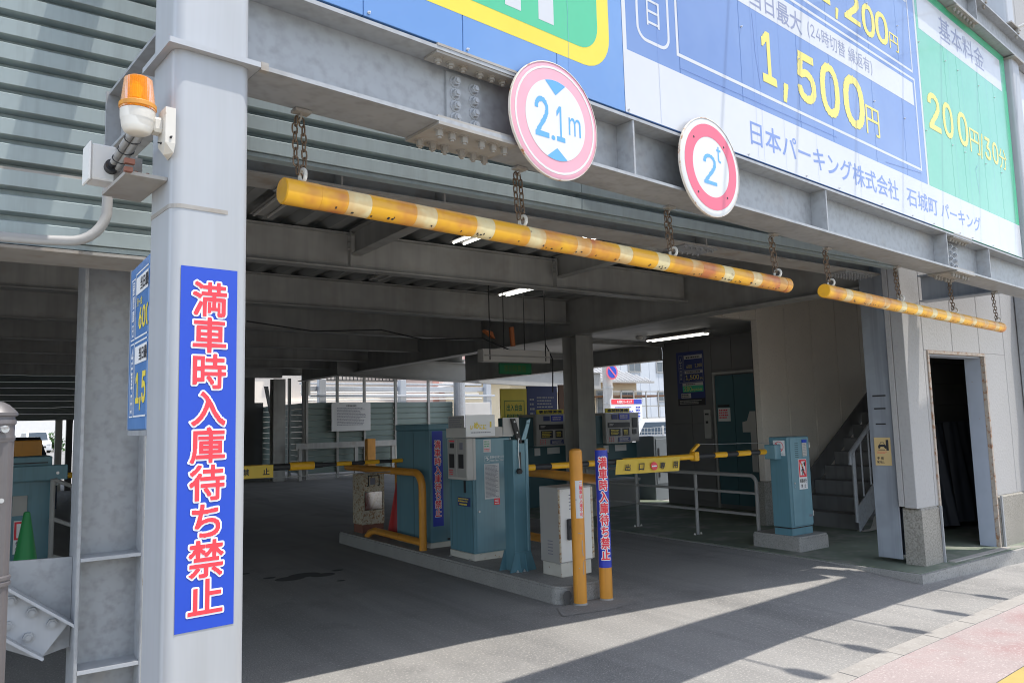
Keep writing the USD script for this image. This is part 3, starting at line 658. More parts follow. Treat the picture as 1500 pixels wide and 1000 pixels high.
bb.part('frame', bx(.70, 7.895, .029, .09, 2.872, 4.80), 'galvanised')
# left picture: yellow and green plate with two white strokes
print_on('yellow_plate', rrect(.72, 3.014, 2.282, 4.78, .17, 8), 'board_yellow')
print_on('green_plate', rrect(.80, 3.088, 2.206, 4.70, .12, 8), 'board_green', 2)
bb.part('added_end_panel', cbx(8.2, 9.65, PF, .03, 2.87, 4.80, .0015), 'board_white')  # unseen further panel, added to throw shade on the stair tower wall
print_on('white_stroke', [sbox(1.672, 3.131, 1.756, 3.52), sbox(1.852, 3.131, 1.938, 3.60)], 'board_white', 3)
# white foot with the company name
print_on('white_band', sbox(2.376, 2.872, 7.893, 3.172), 'board_white', 1)
print_on('white_bar', [sbox(2.376, 3.172, 2.402, 4.795), sbox(5.800, 3.172, 5.832, 4.795)], 'board_white', 1)
name = text('日本パーキング株式会社', .010)
print_on('lettering', [fit(name, 3.402, 2.948, 5.262, 3.092), fit(text('石城町', .008), 5.40, 2.950, 5.955, 3.088), fit(text('パーキング', .008), 6.02, 2.957, 6.86, 3.083)], 'board_text', 2)
# price boxes on the blue field
print_on('white_line', [frame(2.778, 3.256, 5.715, 3.965, .018), frame(2.778, 4.005, 5.695, 4.79, .018), frame(2.478, 3.253, 2.727, 3.965, .016, .07), frame(2.478, 4.005, 2.727, 4.79, .016, .07)], 'board_white', 1)
print_on('day_sign', [fit(text('日', .004), 2.556, 3.342, 2.652, 3.475), fit(text('全', .004), 2.55, 3.66, 2.66, 3.79), fit(text('月', .004), 2.556, 4.15, 2.652, 4.28)], 'board_white', 2)
print_on('white_label', sbox(2.81, 3.745, 5.668, 3.922), 'board_white', 1)
print_on('white_label', sbox(2.81, 4.55, 5.668, 4.72), 'board_white', 1)
print_on('lettering', [fit(text('当日最大', .006), 3.475, 3.765, 4.045, 3.90), fit(text('(24時切替 繰返有)', -.002), 4.115, 3.782, 4.99, 3.892)], 'board_grey_text', 2)
def price(n, boxes, m='board_digits', bold=.02): print_on('price', [fit(text(c, bold if ord(c) < 128 else .0), *q) for c, q in zip(n, boxes)], m, 3)
price('1,500円', [(3.565, 3.348, 3.712, 3.655), (3.775, 3.285, 3.835, 3.40), (3.945, 3.342, 4.168, 3.655), (4.228, 3.33, 4.475, 3.688), (4.53, 3.335, 4.822, 3.70), (4.835, 3.345, 5.035, 3.545)])
price('1,200円', [(4.33, 4.095, 4.44, 4.32), (4.50, 4.03, 4.545, 4.11), (4.63, 4.085, 4.86, 4.31), (4.89, 4.06, 5.085, 4.30), (5.095, 4.075, 5.30, 4.315), (5.315, 4.085, 5.465, 4.21)])
price('600円', [(3.0, 4.07, 3.2, 4.31), (3.22, 4.07, 3.42, 4.31), (3.44, 4.07, 3.64, 4.31), (3.66, 4.08, 3.8, 4.21)])
print_on('white_line', sbox(4.10, 4.03, 4.112, 4.53), 'board_white', 2)
# green field
print_on('green_edge', [sbox(7.800, 3.172, 7.893, 4.795), sbox(5.832, 4.735, 7.80, 4.795)], 'board_green', 1)
print_on('white_label', sbox(5.878, 4.420, 7.757, 4.722), 'board_white', 1)
print_on('lettering', fit(text('基本料金', .0), 6.30, 4.475, 7.315, 4.675), 'board_grey_text', 2)
price('200円/30分', [(5.93, 3.642, 6.165, 3.945), (6.22, 3.645, 6.43, 3.945), (6.53, 3.65, 6.755, 3.945), (6.785, 3.64, 7.01, 3.85), (7.03, 3.63, 7.10, 3.86), (7.135, 3.65, 7.28, 3.855), (7.33, 3.652, 7.475, 3.858), (7.495, 3.645, 7.695, 3.835)], bold=.014)
seams = unary_union([sbox(x, 2.875, x + .0012, 4.79) for x in (2.02, 2.63, 3.47, 3.53, 3.76, 4.13, 4.68, 5.68, 6.44, 6.72, 7.32)] + [LineString([(3.49, 3.72), (3.50, 3.5), (3.535, 3.3)]).buffer(.0016), LineString([(5.1, 3.2), (5.7, 3.24)]).buffer(.002), LineString([(2.8, 3.20), (4.4, 3.215)]).buffer(.0015), LineString([(6.9, 3.3), (6.86, 3.5), (6.92, 3.55)]).buffer(.0016)])
print_on('seam', seams, 'board_text', 4)

# ---------------------------------------------------------------- round traffic signs on the beam
def round_sign(label, s, z, r, outer, band, hub, y=-.03):
    t = Thing('round_sign', label, 'traffic sign', loc=(s, y, z), frame='board')
    t.part('disc', (lambda m: (m[0][:, [0, 2, 1]] * (1, -1, 1) + np.array([s, y, z]), m[1][:, ::-1]))(lathe([(.0, -.004), (r - .014, -.004), (r - .004, -.010), (r, -.006), (r, .0), (r - .008, .0), (r - .016, .004), (0, .004)], 48)), 'sign_white' if band < r - .02 else outer, smooth=30)
    t.part('rim', (lambda m: (m[0][:, [0, 2, 1]] * (1, -1, 1) + np.array([s, y, z]), m[1][:, ::-1]))(lathe([(r - .001, -.011), (r + .003, -.010), (r + .003, .001), (r - .001, .002)], 48)), 'sign_edge', smooth=30)
    t.part('bracket', cat(bx(s - .12, s + .12, y + .012, y + .03, z + .07, z + .10), bx(s - .12, s + .12, y + .012, y + .03, z - .10, z - .07), bx(s - .015, s + .015, y + .03, .10, z - .11, z + .11)), 'rusty_steel')
    return t, (lambda n, g, m, k=1: t.part(n, sheet(affinity.translate(g, s, z), (0, y - .0042, 0), XN, ZN, off=.0006 * k), m))
sg, pr_ = round_sign('round pink rimmed height limit sign reading 2.1m', 1.897, 2.700, .241, 'sign_pink', .30, .165)
pr_('ring_line', ring(.213, .222), 'sign_white')
pr_('face', Point(0, 0).buffer(.167, 16), 'sign_white')
face = Point(0, 0).buffer(.166, 16)
pr_('arrow', Polygon([(-.105, .20), (0, .105), (.105, .20)]).intersection(face), 'sign_blue', 2)
pr_('arrow', Polygon([(-.115, -.20), (.0, -.115), (.115, -.20)]).intersection(face), 'sign_blue', 2)
for c, bl, q in (('2', .008, (-.117, -.084, -.042, .082)), ('.', .01, (-.030, -.086, -.010, -.066)), ('1', .008, (.0, -.084, .047, .064)), ('m', .0, (.070, -.043, .140, .033))):
    pr_('numeral', fit(text(c, bl), *q), 'sign_blue', 2)
sg, pr_ = round_sign('round red ringed weight limit sign reading 2t', 2.963, 2.722, .246, 'sign_white', .2, .14)
pr_('red_ring', ring(.152, .216), 'sign_red')
pr_('numeral', fit(text('2', .0), -.066, -.090, .042, .065), 'sign_blue')
pr_('numeral', fit(text('t', .0), .050, .035, .088, .117), 'sign_blue')
for x, y in ((-.135, .125), (.115, .125), (-.12, -.145), (.125, -.135)): pr_('rivet', Point(x, y).buffer(.006), 'print_black', 2)

# ---------------------------------------------------------------- hanging height bars
def height_bar(label, s0, s1, zl, zr, chains):
    yb = .20
    t = Thing('height_bar', label, 'height limit bar', loc=((s0 + s1) / 2, yb, zl), frame='board', group=None)
    R = .0435
    z_at = lambda s: zl + (zr - zl) * (s - s0) / (s1 - s0)
    pt = lambda s: np.array([s, yb, z_at(s)])
    marks = [s0, s0 + .125]
    t.part('end_band', sweep([pt(s0), pt(s0 + .004), pt(s0 + .125)], [R - .003, R + .001, R + .001], 28), 'bar_yellow', smooth=40)
    t.part('end_band', sweep([pt(s1 - .06), pt(s1 - .004), pt(s1)], [R + .001, R + .001, R - .003], 28), 'bar_yellow', smooth=40)
    x = s0 + .126; i = 0
    while x < s1 - .061:
        n = (.10 if i == 0 else .19) if i % 2 == 0 else .092
        e = min(x + n, s1 - .061)
        t.part('yellow_tape' if i % 2 == 0 else 'white_tape', sweep([pt(x), pt(e)], R if i % 2 == 0 else R - .0006, 28), 'bar_yellow' if i % 2 == 0 else 'bar_white', smooth=40)
        x = e; i += 1
    # frayed dark gaps in the tape, along the underside
    g = random.Random(int(s0 * 10)); fr = []
    for q in range(int((s1 - s0) * 16)):
        sc = s0 + .13 + g.random() * (s1 - s0 - .2); a = math.radians(g.uniform(222, 240)); w = g.uniform(.003, .010)
        fr.append(hull([np.array([sc + dx, yb + R * 1.025 * rr * math.cos(aa), z_at(sc) + R * 1.025 * rr * math.sin(aa)]) for dx in (0, w) for aa in (a, a + g.uniform(.1, .26)) for rr in (.98, 1.0)]))
    for ss in chains:
        zt = 2.576; zb = z_at(ss) + R
        c = np.array([ss, yb + .012, 0])
        ch = t.part('chain', chain(c + (0, .0, zb + .03), c + (0, .015, zt - .022)), 'chain_rust', smooth=True)
        t.part('eye_bolt', sweep([(ss + .002, yb + .0 + .022 * math.cos(a), zb + .02 + .022 * math.sin(a)) for a in np.linspace(0, 2 * np.pi, 15)[:-1]], .007, 8, closed=True), 'dirty_white', smooth=True, under=ch)
        t.part('hanger', cat(bx(ss - .028, ss + .03, yb - .01, yb + .03, zt - .012, zt - .002), sweep([(ss, yb + .022 + .014 * math.cos(a), zt - .02 + .014 * math.sin(a)) for a in np.linspace(0, 2 * np.pi, 13)[:-1]], .004, 6, closed=True)), 'rusty_steel', under=ch)
    if fr: t.part('frayed_gap', cat(*fr), 'black', kind='stuff')
    return t
def link(c, d, side, L=.036, W=.0105, r=.0031):
    """one oval chain link centred at c, long axis d"""
    d = d / np.linalg.norm(d); pts = []
    for k in range(12):
        a = 2 * np.pi * k / 12
        pts.append(c + d * (np.sign(math.sin(a)) * (L / 2 - W) + W * math.sin(a) if abs(math.sin(a)) > .3 else (L / 2) * math.sin(a)) + side * W * math.cos(a))
    return sweep(pts, r, 5, closed=True)
def chain(a, b):
    out = []; d = b - a; L = np.linalg.norm(d); u = d / L
    X = np.array([1.0, 0, 0]); Yv = np.cross(u, X)
    n = max(3, int(L / .0265))
    for side in (-1, 1):                       # the chain is doubled
        for k in range(n):
            w = (k + .5) / n; c = a + d * w + X * side * (.016 if .1 < w < .8 else .010) 
            out.append(link(c, u, X * .9 + Yv * .1 if (k + (side > 0)) % 2 else Yv))
    return cat(*out)
height_bar('longer yellow and white taped height bar hanging over the driveway', .843, 4.034, 2.279, 2.271, (.915, 1.91, 2.935, 3.935))
height_bar('shorter yellow and white taped height bar hanging at the right end', 4.486, 7.803, 2.281, 2.244, (4.59, 5.65, 6.70, 7.74))

# ---------------------------------------------------------------- notice strip on the column
def strip(t, O, u, w, z0, z1, words, fn=None, scale=1.0, off=0.0, blue='sticker_blue', top=.04, bot=.04):
    """blue strip with white edged red characters down it; centre line at O"""
    n = len(words); u = np.asarray(u, float)
    t.part('strip', sheet(sbox(-w / 2, z0, w / 2, z1), O, u, ZN, off=off), blue)
    g = text(words, .018, vertical=True)
    h = (z1 - z0) * (1 - top - bot)
    m = fit(g, -w * .5 * scale * .62, z0 + (z1 - z0) * bot, w * .5 * scale * .62, z1 - (z1 - z0) * top)
    e = w * (.030 if w > .15 else .045)
    t.part('outline', sheet(m.buffer(e, 3), O, u, ZN, off=off + .0012), 'print_white')
    t.part('lettering', sheet(m, O, u, ZN, off=off + .0022), 'print_red')
t = Thing('notice_strip', 'blue vertical notice with red characters stuck on the pale steel column', 'notice', loc=(.546, .01, 1.46), frame='board')
strip(t, (.546, .0115, 0), XN, .157, .968, 1.953, '満車時入庫待ち禁止', off=.001)

# ---------------------------------------------------------------- beacon, junction box
t = Thing('warning_beacon', 'amber warning beacon on a cream bracket fixed to the steel column', 'beacon', loc=(.40, .05, 2.36), frame='board')
bc = (.352, .03, 0)
lens = t.part('lens', lathe([(0.0001, 2.463), (.030, 2.463), (.036, 2.458), (.039, 2.43), (.0435, 2.39), (.0455, 2.378), (.0455, 2.370), (.0001, 2.370)], 32, bc), 'amber', smooth=40)
t.part('lens_ring', lathe([(.0430, 2.390), (.0475, 2.387), (.0475, 2.376), (.0430, 2.374)], 32, bc), 'safety_orange', smooth=40, under=lens)
t.part('reflector', cat(lathe([(.004, 2.375), (.006, 2.395), (.020, 2.405), (.026, 2.435), (.018, 2.448), (.004, 2.43)], 14, (bc[0] - .008, bc[1] - .004, 0)), rod((bc[0] + .012, bc[1], 2.372), (bc[0] + .012, bc[1], 2.44), .010)), 'mirror', under=lens)
bs = t.part('base', lathe([(.0001, 2.304), (.024, 2.305), (.034, 2.311), (.040, 2.324), (.042, 2.342), (.0435, 2.344), (.0445, 2.369), (.0001, 2.3695)], 32, bc), 'cream_plastic', smooth=35)
t.part('arm', cbx(.385, .418, .008, .055, 2.318, 2.360, .008), 'cream_plastic', under=bs)
t.part('wall_bracket', hull([(x, y, z) for x in (.412, .4385) for y in (-.014, .05) for z in (2.285, 2.385)] + [(.42, .03, 2.262), (.4385, .05, 2.255), (.4385, .0, 2.262)]), 'cream_plastic')
t.part('screw', cat(hexbolt((.426, -.014, 2.30), (0, -1, 0), .0035, .003, False), hexbolt((.412, .02, 2.29), (-1, 0, 0), .0035, .003, False)), 'black')
t = Thing('junction_box', 'white cable box left of the column fed by a grey conduit', 'cable box', loc=(.25, .35, 2.2), frame='board')
jb = t.part('box', cbx(.300, .368, .30, .38, 2.243, 2.352, .005), 'white_paint')
t.part('lid', cbx(.293, .300, .296, .384, 2.239, 2.356, .003), 'white_paint', under=jb)
t.part('cable_gland', cat(rod((.352, .306, 2.283), (.352, .28, 2.287), .020, 14), rod((.352, .28, 2.287), (.352, .268, 2.29), .011, 10)), 'black', smooth=35, under=jb)
t.part('cable_pipe', sweep([(.352, .285, 2.287), (.353, .25, 2.30), (.355, .15, 2.322), (.357, .08, 2.335)], .0105, 10), 'conduit_grey', smooth=True)
t.part('cable_pipe', sweep([(.366, .285, 2.280), (.370, .25, 2.292), (.373, .15, 2.313), (.375, .08, 2.325)], .0105, 10), 'conduit_grey', smooth=True)
for q in (.25, .5, .8):
    a = np.array([.352, .285, 2.287]); c = np.array([.357, .08, 2.335]); p = a + (c - a) * q
    t.part('cable_tie', sweep([p + np.array([.022 * math.cos(x) + .008, .006 * math.sin(x), .016 * math.sin(x) - .004]) for x in np.linspace(0, 2 * np.pi, 13)[:-1]], .0018, 5, closed=True), 'black')

# ---------------------------------------------------------------- floodlights out in front of the billboard
fl0 = None
LABS = ['floodlight over the big plate of the billboard', 'floodlight over the left edge of the price boxes', 'floodlight over the start of the yellow 1,500', 'floodlight over the middle of the blue price field', 'floodlight over the border of the blue and green fields', 'floodlight over the 200 yen field, its white arm showing at the top right', 'floodlight over the right hand end of the billboard']
for i, s_ in enumerate((3.52, 4.27, 5.0, 5.72, 6.44, 7.24, 8.12)):
    lab = LABS[i]
    o = board(s_, -.06, 5.066)
    if fl0 is None:
        fl0 = Thing('floodlight', lab, 'floodlight', loc=(s_, -.06, 5.066), frame='board', group='floodlights along the billboard top')
        fl0.part('arm', sweep([(s_, -.03, 5.12), (s_, -.10, 5.13), (s_, -1.02, 5.28)], .013, 10), 'white_paint', smooth=True)
        fl0.part('clamp', cat(bx(s_ - .02, s_ + .02, -.085, -.03, 5.066, 5.135), hexbolt((s_, -.06, 5.05), (0, 0, -1), .01, .03)), 'rusty_steel')
        fl0.part('head', (lambda m: (m[0] * (1, 2.1, 1) + np.array([s_, -1.13, 5.25]), m[1]))(lathe([(.001, -.05), (.055, -.04), (.07, -.01), (.06, .03), (.03, .06), (.001, .065)], 18)), 'machine_grey')
    else:
        dup(fl0, 'floodlight', o, math.degrees(BOARD_A), lab, 'floodlights along the billboard top')
# ---------------------------------------------------------------- yellow posts at the end of the island
def post(label, x, y, h, r=.0545):
    t = Thing('bollard', label, 'bollard', loc=(x, y, 0))
    t.part('tube', lathe([(r, 0), (r, h - .03), (r - .004, h - .012), (r - .02, h), (.001, h + .004)], 28, (x, y, 0)), 'safety_orange', smooth=40)
    t.part('foot_ring', lathe([(r + .004, 0.0045), (r + .004, .012), (r, .018)], 28, (x, y, 0)), 'rusty_steel', smooth=40)
    return t
def wrap(x, y, r, th0, off):
    """maps (u, z) onto a cylinder; u runs to the viewer's right, th0 = the direction the middle faces"""
    return lambda p: np.c_[x + (r + off) * np.cos(th0 + p[:, 0] / r), y + (r + off) * np.sin(th0 + p[:, 0] / r), p[:, 1]]
def slices(g, w=.012):
    b = g.bounds; out = []
    x = b[0]
    while x < b[2]:
        c = g.intersection(sbox(x, b[1] - 1, x + w, b[3] + 1)); x += w
        out += [q for q in getattr(c, 'geoms', [c]) if q.geom_type == 'Polygon' and not q.is_empty]
    return out
class _G:
    def __init__(s, g): s.geoms = g
face_cam = lambda x, y: math.atan2(-y, -x)
X1, Y1, X2, Y2 = 4.158, 5.01, 4.432, 5.00
t = post('orange post with a narrow white paper strip at the corner of the traffic island', X1, Y1, 1.263)
a0 = face_cam(X1, Y1) + .38
t.part('paper_strip', sheet(_G(slices(sbox(-.033, .70, .033, 1.005))), 0, XN, ZN, fn=wrap(X1, Y1, .0545, a0, .0008)), 'paper')
t.part('lettering', sheet(_G(slices(fit(text('二輪車は入場不可', .02, vertical=True), -.002, .712, .030, .995))), 0, XN, ZN, fn=wrap(X1, Y1, .0545, a0, .0018)), 'print_red')
sc = unary_union([LineString([(.012, .52), (.010, .44), (.018, .40)]).buffer(.004), LineString([(.02, .35), (.016, .25)]).buffer(.0035), LineString([(-.02, .58), (.015, .575)]).buffer(.0025), Point(.03, .36).buffer(.005), Point(-.02, .3).buffer(.004), Point(-.03, .85).buffer(.006)])
t.part('scratch', sheet(_G(slices(sc)), 0, XN, ZN, fn=wrap(X1, Y1, .0545, a0, .0012)), 'rusty_steel')
t = post('orange post wrapped in a blue notice with red characters beside the island', X2, Y2, 1.255)
a0 = face_cam(X2, Y2) + .20
t.part('strip', sheet(_G(slices(sbox(-.078, .27, .078, 1.243))), 0, XN, ZN, fn=wrap(X2, Y2, .0545, a0, .0008)), 'print_blue')
g = fit(text('満車時入庫待ち禁止', .028, vertical=True), -.040, .335, .040, 1.185)
t.part('outline', sheet(_G(slices(g.buffer(.0065, 3))), 0, XN, ZN, fn=wrap(X2, Y2, .0545, a0, .0016)), 'print_white')
t.part('lettering', sheet(_G(slices(g)), 0, XN, ZN, fn=wrap(X2, Y2, .0545, a0, .0024)), 'print_red')

# ---------------------------------------------------------------- ticket machine
IZ = .143
t = Thing('ticket_machine', 'pale blue ticket dispenser with a grey front head on the island', 'ticket machine', loc=(4.38, 6.85, IZ))
x0, x1, y0, y1 = 4.145, 4.61, 6.60, 7.07
t.part('base_plinth', cbx(x0 - .004, x1 + .004, y0 - .004, y1 + .004, IZ, .21, .006), 'dirty_white')
bd = t.part('body', cbx(x0, x1, y0, y1, .211, 1.345, .006), 'teal')
t.part('door_panel', cbx(x0 + .03, x1 - .01, y0 - .006, y0 - .0005, .225, 1.335, .002), 'teal_light', under=bd)
t.part('door_lines', cat(bx(x0 - .002, x0 - .0005, y0 + .02, y0 + .022, .25, .98), bx(x0 - .002, x0 - .0005, y1 - .05, y1 - .048, .25, .98)), 'dark', under=bd)
hd = t.part('head', cat(cbx(x0 - .075, x0 - .001, y0 - .012, y1 - .10, .935, 1.345, .006), cbx(x0, x0 + .03, y0 - .012, y0 - .002, .935, 1.345, .003)), 'machine_light')
top = t.part('hood', hull([(x, y, z) for x, y, z in [(x0 - .08, y0 - .014, 1.352), (x0 - .08, y1 - .09, 1.352), (x1 + .02, y0 - .014, 1.352), (x1 + .02, y1, 1.352), (x0 - .08, y0 - .014, 1.45), (x0 - .08, y1 - .09, 1.45), (x1 + .02, y0 - .014, 1.44), (x1 + .02, y1, 1.44), (x1 - .16, y0 - .014, 1.455), (x1 - .16, y1, 1.455)]]), 'machine_light')
hx = x0 - .0755
t.part('face_panel', cat(cbx(hx - .002, hx + .01, 6.79, 6.955, .96, 1.335, .002), cbx(hx - .002, hx + .01, 6.605, 6.78, .96, 1.335, .002)), 'machine_grey', under=hd)
for a, c, z0, z1, m in ((6.65, 6.745, 1.05, 1.19, 'black'), (6.83, 6.925, 1.05, 1.19, 'black'), (6.66, 6.72, 1.235, 1.305, 'print_grey'), (6.83, 6.905, 1.25, 1.30, 'black')):
    t.part('slot', bx(hx - .006, hx - .0025, a, c, z0, z1), m, under=hd)
t.part('labels', sheet(unary_union([dashes(-6.93, .975, -6.84, 1.035, 3, 5), sbox(-6.92, 1.312, -6.82, 1.326)]), (hx - .0035, 0, 0), WU, ZN), 'print_red', under=hd)
t.part('notice_board', bx(hx + .001, hx + .010, 6.64, 6.94, 1.445, 1.575), 'machine_grey')
t.part('notice_print', sheet(dashes(-6.92, 1.455, -6.66, 1.565, 5, 8), (hx, 0, 0), WU, ZN, off=.001), 'print_grey')
pn = t.part('message_board', bx(4.055, 4.40, y0 - .03, y0 - .018, 1.365, 1.58), 'print_white')
yl = unary_union([fit(text(c, .05), *q) for c, q in zip('いめにに!', [(4.105, 1.432, 4.135, 1.475), (4.145, 1.44, 4.205, 1.508), (4.212, 1.432, 4.25, 1.485), (4.255, 1.432, 4.295, 1.482), (4.335, 1.45, 4.36, 1.51)])])
t.part('message_print', sheet(yl, (0, y0 - .0315, 0), XN, ZN), 'print_yellow', under=pn)
t.part('message_line', sheet(dashes(4.11, 1.395, 4.36, 1.412, 1, 4), (0, y0 - .0315, 0), XN, ZN), 'print_grey', under=pn)
fy = y0 - .0065
t.part('sticker', bx(4.27, 4.36, fy - .002, fy, 1.20, 1.33), 'paper')
t.part('sticker_print', cat(sheet(unary_union([dashes(4.28, 1.25, 4.35, 1.32, 3, 2, .4)]), (0, fy - .003, 0), XN, ZN)), 'print_green')
t.part('sticker_print', sheet(dashes(4.28, 1.21, 4.35, 1.24, 2, 12), (0, fy - .003, 0), XN, ZN), 'print_red')
t.part('lettering', sheet(unary_union([fit(text('駐車券をお取りください', .01), 4.345, 1.135, 4.555, 1.165), fit(text('Please Take a Ticket', .01), 4.35, 1.108, 4.51, 1.127), frame(4.283, 1.098, 4.335, 1.165, .002), LineString([(4.295, 1.14), (4.31, 1.15), (4.325, 1.13), (4.31, 1.12)]).buffer(.004)]), (0, fy - .002, 0), XN, ZN), 'print_white')
t.part('instruction_sheet', bx(4.275, 4.455, fy - .002, fy, .735, 1.085), 'paper')
t.part('instruction_print', sheet(dashes(4.285, .75, 4.445, 1.075, 26, 6, .5), (0, fy - .003, 0), XN, ZN), 'print_grey')
t.part('sticker', bx(4.385, 4.455, fy - .003, fy - .0005, .672, .735), 'print_red')
t.part('sticker_print', sheet(unary_union([dashes(4.392, .70, 4.448, .725, 2, 6), dashes(4.392, .68, 4.448, .695, 1, 7)]), (0, fy - .004, 0), XN, ZN), 'print_white')
lp = t.part('phone_label', bx(x0 - .003, x0 - .0005, 6.66, 6.90, .665, .755), 'dusty_blue')
t.part('label_print', sheet(unary_union([dashes(-6.89, .70, -6.67, .75, 2, 9), sbox(-6.87, .675, -6.72, .69)]), (x0 - .004, 0, 0), WU, ZN), 'print_yellow', under=lp)
t.part('lock', cat(bx(x0 - .012, x0 - .0005, 6.74, 6.765, .80, .92)), 'black')

for zz in (.30, .85, 1.28): t.part('hinge', rod((x1 - .012, y0 - .012, zz), (x1 - .012, y0 - .012, zz + .06), .006, 8), 'bright_steel')
t.part('door_lock', cat(rod((x0 + .06, y0 - .007, .62), (x0 + .06, y0 - .014, .62), .011, 12), bx(x0 + .057, x0 + .063, y0 - .0155, y0 - .014, .614, .626)), 'bright_steel')
t.part('anchor_bolt', cat(*[hexbolt((x0 - .03, yy, IZ), (0, 0, 1), .010, .012) for yy in (y0 + .05, y1 - .05)]), 'rusty_steel')
# ---------------------------------------------------------------- entry gate cabinet with the notice strip
t = Thing('gate_cabinet', 'tall dark teal gate cabinet with a blue notice strip behind the ticket machine', 'gate cabinet', loc=(4.34, 8.0, IZ))
x0, x1, y0, y1 = 4.21, 4.52, 7.60, 8.42
t.part('base_plinth', cbx(x0 - .004, x1 + .004, y0 - .004, y1 + .004, IZ, .20, .006), 'dirty_white')
bd = t.part('body', cbx(x0, x1, y0, y1, .201, 1.43, .006), 'teal')
t.part('cap', cbx(x0 - .008, x1 + .008, y0 - .008, y1 + .008, 1.431, 1.50, .01), 'teal')
t.part('door_line', bx(x0 - .0015, x0 - .0003, 7.98, 7.985, .23, 1.40), 'dark', under=bd)
t.part('hinge', cat(bx(x1 - .055, x1 - .05, y0 - .002, y0 - .0004, .22, 1.42), bx(x1 - .10, x1 - .07, y0 - .01, y0, .215, .235)), 'dark', under=bd)
strip(t, (x0 + .098, y0, 0), XN, .135, .375, 1.42, '満車時入庫待ち禁止', off=.0022, blue='print_blue', scale=.95, top=.10, bot=.10)
# entry gate arm
GA = t.part('gate_arm', rod((4.20, 8.25, 1.085), (.95, 8.25, 1.085), .012, 10), 'black', label='yellow and black telescopic gate arm closing the left lane')
AY = 8.25
segs = [(4.20, 4.06, .022, 'arm_yellow'), (4.06, 3.90, .020, 'black'), (3.90, 3.72, .024, 'arm_yellow'), (3.72, 3.56, .02, 'black'), (3.56, 3.38, .024, 'arm_yellow'), (3.38, 3.22, .022, 'black'), (3.22, 3.12, .030, 'black'), (3.12, 2.85, .045, 'arm_yellow'), (2.85, 2.62, .036, 'black'), (2.62, 2.2, .036, 'arm_yellow'), (2.2, 1.2, .036, 'black'), (1.2, .9, .036, 'arm_yellow')]
for p, q, r, m in segs:
    n = 'yellow_section' if m == 'arm_yellow' else 'black_section'
    t.part(n, rod((p, AY, 1.085), (q + .002, AY, 1.085), r, 14), m, smooth=40, under=GA)
t.part('banner', bx(1.55, 2.66, AY - .05, AY - .046, .985, 1.115), 'banner_yellow', under=GA)
t.part('lettering', sheet(unary_union([fit(text(c, .03), u_, 1.015, u_ + .07, 1.085) for c, u_ in zip('入口専用禁止', (1.62, 1.80, 1.98, 2.16, 2.34, 2.55))]), (0, AY - .0515, 0), XN, ZN), 'print_black', under=GA)
t.part('stay_wire', rod((4.2, AY, .96), (2.6, AY, .98), .006, 6), 'bright_steel', under=GA)

# ---------------------------------------------------------------- arm rest pole
t = Thing('arm_rest_pole', 'pale blue gate arm rest pole with a flared foot and forked top', 'pole', loc=(4.22, 5.95, IZ))
x0, x1, y0, y1 = 4.128, 4.268, 5.875, 6.03
po = t.part('post', cat(cbx(x0, x1, y0, y1, IZ, 1.335, .004)), 'teal')
t.part('side_plate', cbx(x1 + .001, x1 + .03, y0 - .01, y1 + .0, .30, 1.34, .004), 'teal_light')
for yy in (y0 - .012, y1 + .004):
    t.part('foot_fin', extrude(Polygon([(x0 - .07, IZ), (x1 + .085, IZ), (x1 + .025, .32), (x0 - .01, .32)]), .010, O=(0, yy + .01, 0), u=XN, v=ZN), 'teal', under=po)
t.part('foot_fin', cat(extrude(Polygon([(y0 - .05, IZ), (y0 - .013, IZ), (y0 - .013, .30)]), .008, O=(x0 + .03, 0, 0), u=(0, 1, 0), v=ZN), extrude(Polygon([(y0 - .05, IZ), (y0 - .013, IZ), (y0 - .013, .30)]), .008, O=(x0 + .10, 0, 0), u=(0, 1, 0), v=ZN)), 'teal', under=po)
t.part('bolt', cat(hexbolt((x0 + .0, y0 - .03, IZ), (0, 0, 1), .010, .014), hexbolt((x0 + .075, y0 - .03, IZ), (0, 0, 1), .010, .014)), 'bright_steel')
fk = t.part('fork', cat(hull([(x1 - .035 + dx, y, z) for dx in (0, .035) for y in (y0, y0 + .012) for z in (1.30, 1.34)] + [(x1 + .03 + dx, y, 1.49) for dx in (.0, .035) for y in (y0, y0 + .012)]), hull([(x1 + .03 + dx, y0 + q, z) for dx in (0, .035) for q in (0, .012) for z in (1.485, 1.51)] + [(x1 + .07, y0, 1.525)])), 'teal_light')
t.part('fork', hull([(x0 + .06 + dx, y, z) for dx in (0, .045) for y in (y0 - .004, y0 + .02) for z in (1.30, 1.32)] + [(x0 - .01 + dx, y, 1.53) for dx in (.0, .045) for y in (y0 - .004, y0 + .02)]), 'black_rubber')
t.part('pad', bx(x0 - .08, x0 + .10, y0 + .03, y0 + .045, 1.38, 1.54), 'machine_grey')
t.part('bolt', cat(*[hexbolt((x0 + .025 + .05 * (1.49 - z) / .19, y0 - .004, z), (0, -1, 0), .009, .006, False) for z in (1.34, 1.40, 1.50)]), 'bright_steel')
t.part('slot', bx(x0 + .072, x0 + .090, y0 - .003, y0 - .0005, 1.04, 1.22), 'black')
t.part('cable', sweep([(x0 + .06, y0 - .006, 1.335), (x0 + .055, y0 - .012, 1.2), (x0 + .06, y0 - .02, 1.08), (x0 + .07, y0 - .006, 1.06)], .005, 6), 'bright_steel', smooth=True)
t.part('knob', lathe([(.0001, 1.02), (.022, 1.025), (.03, 1.045), (.022, 1.065), (.0001, 1.07)], 14, (x0 + .055, y0 - .02, 0)), 'black_rubber', smooth=True)

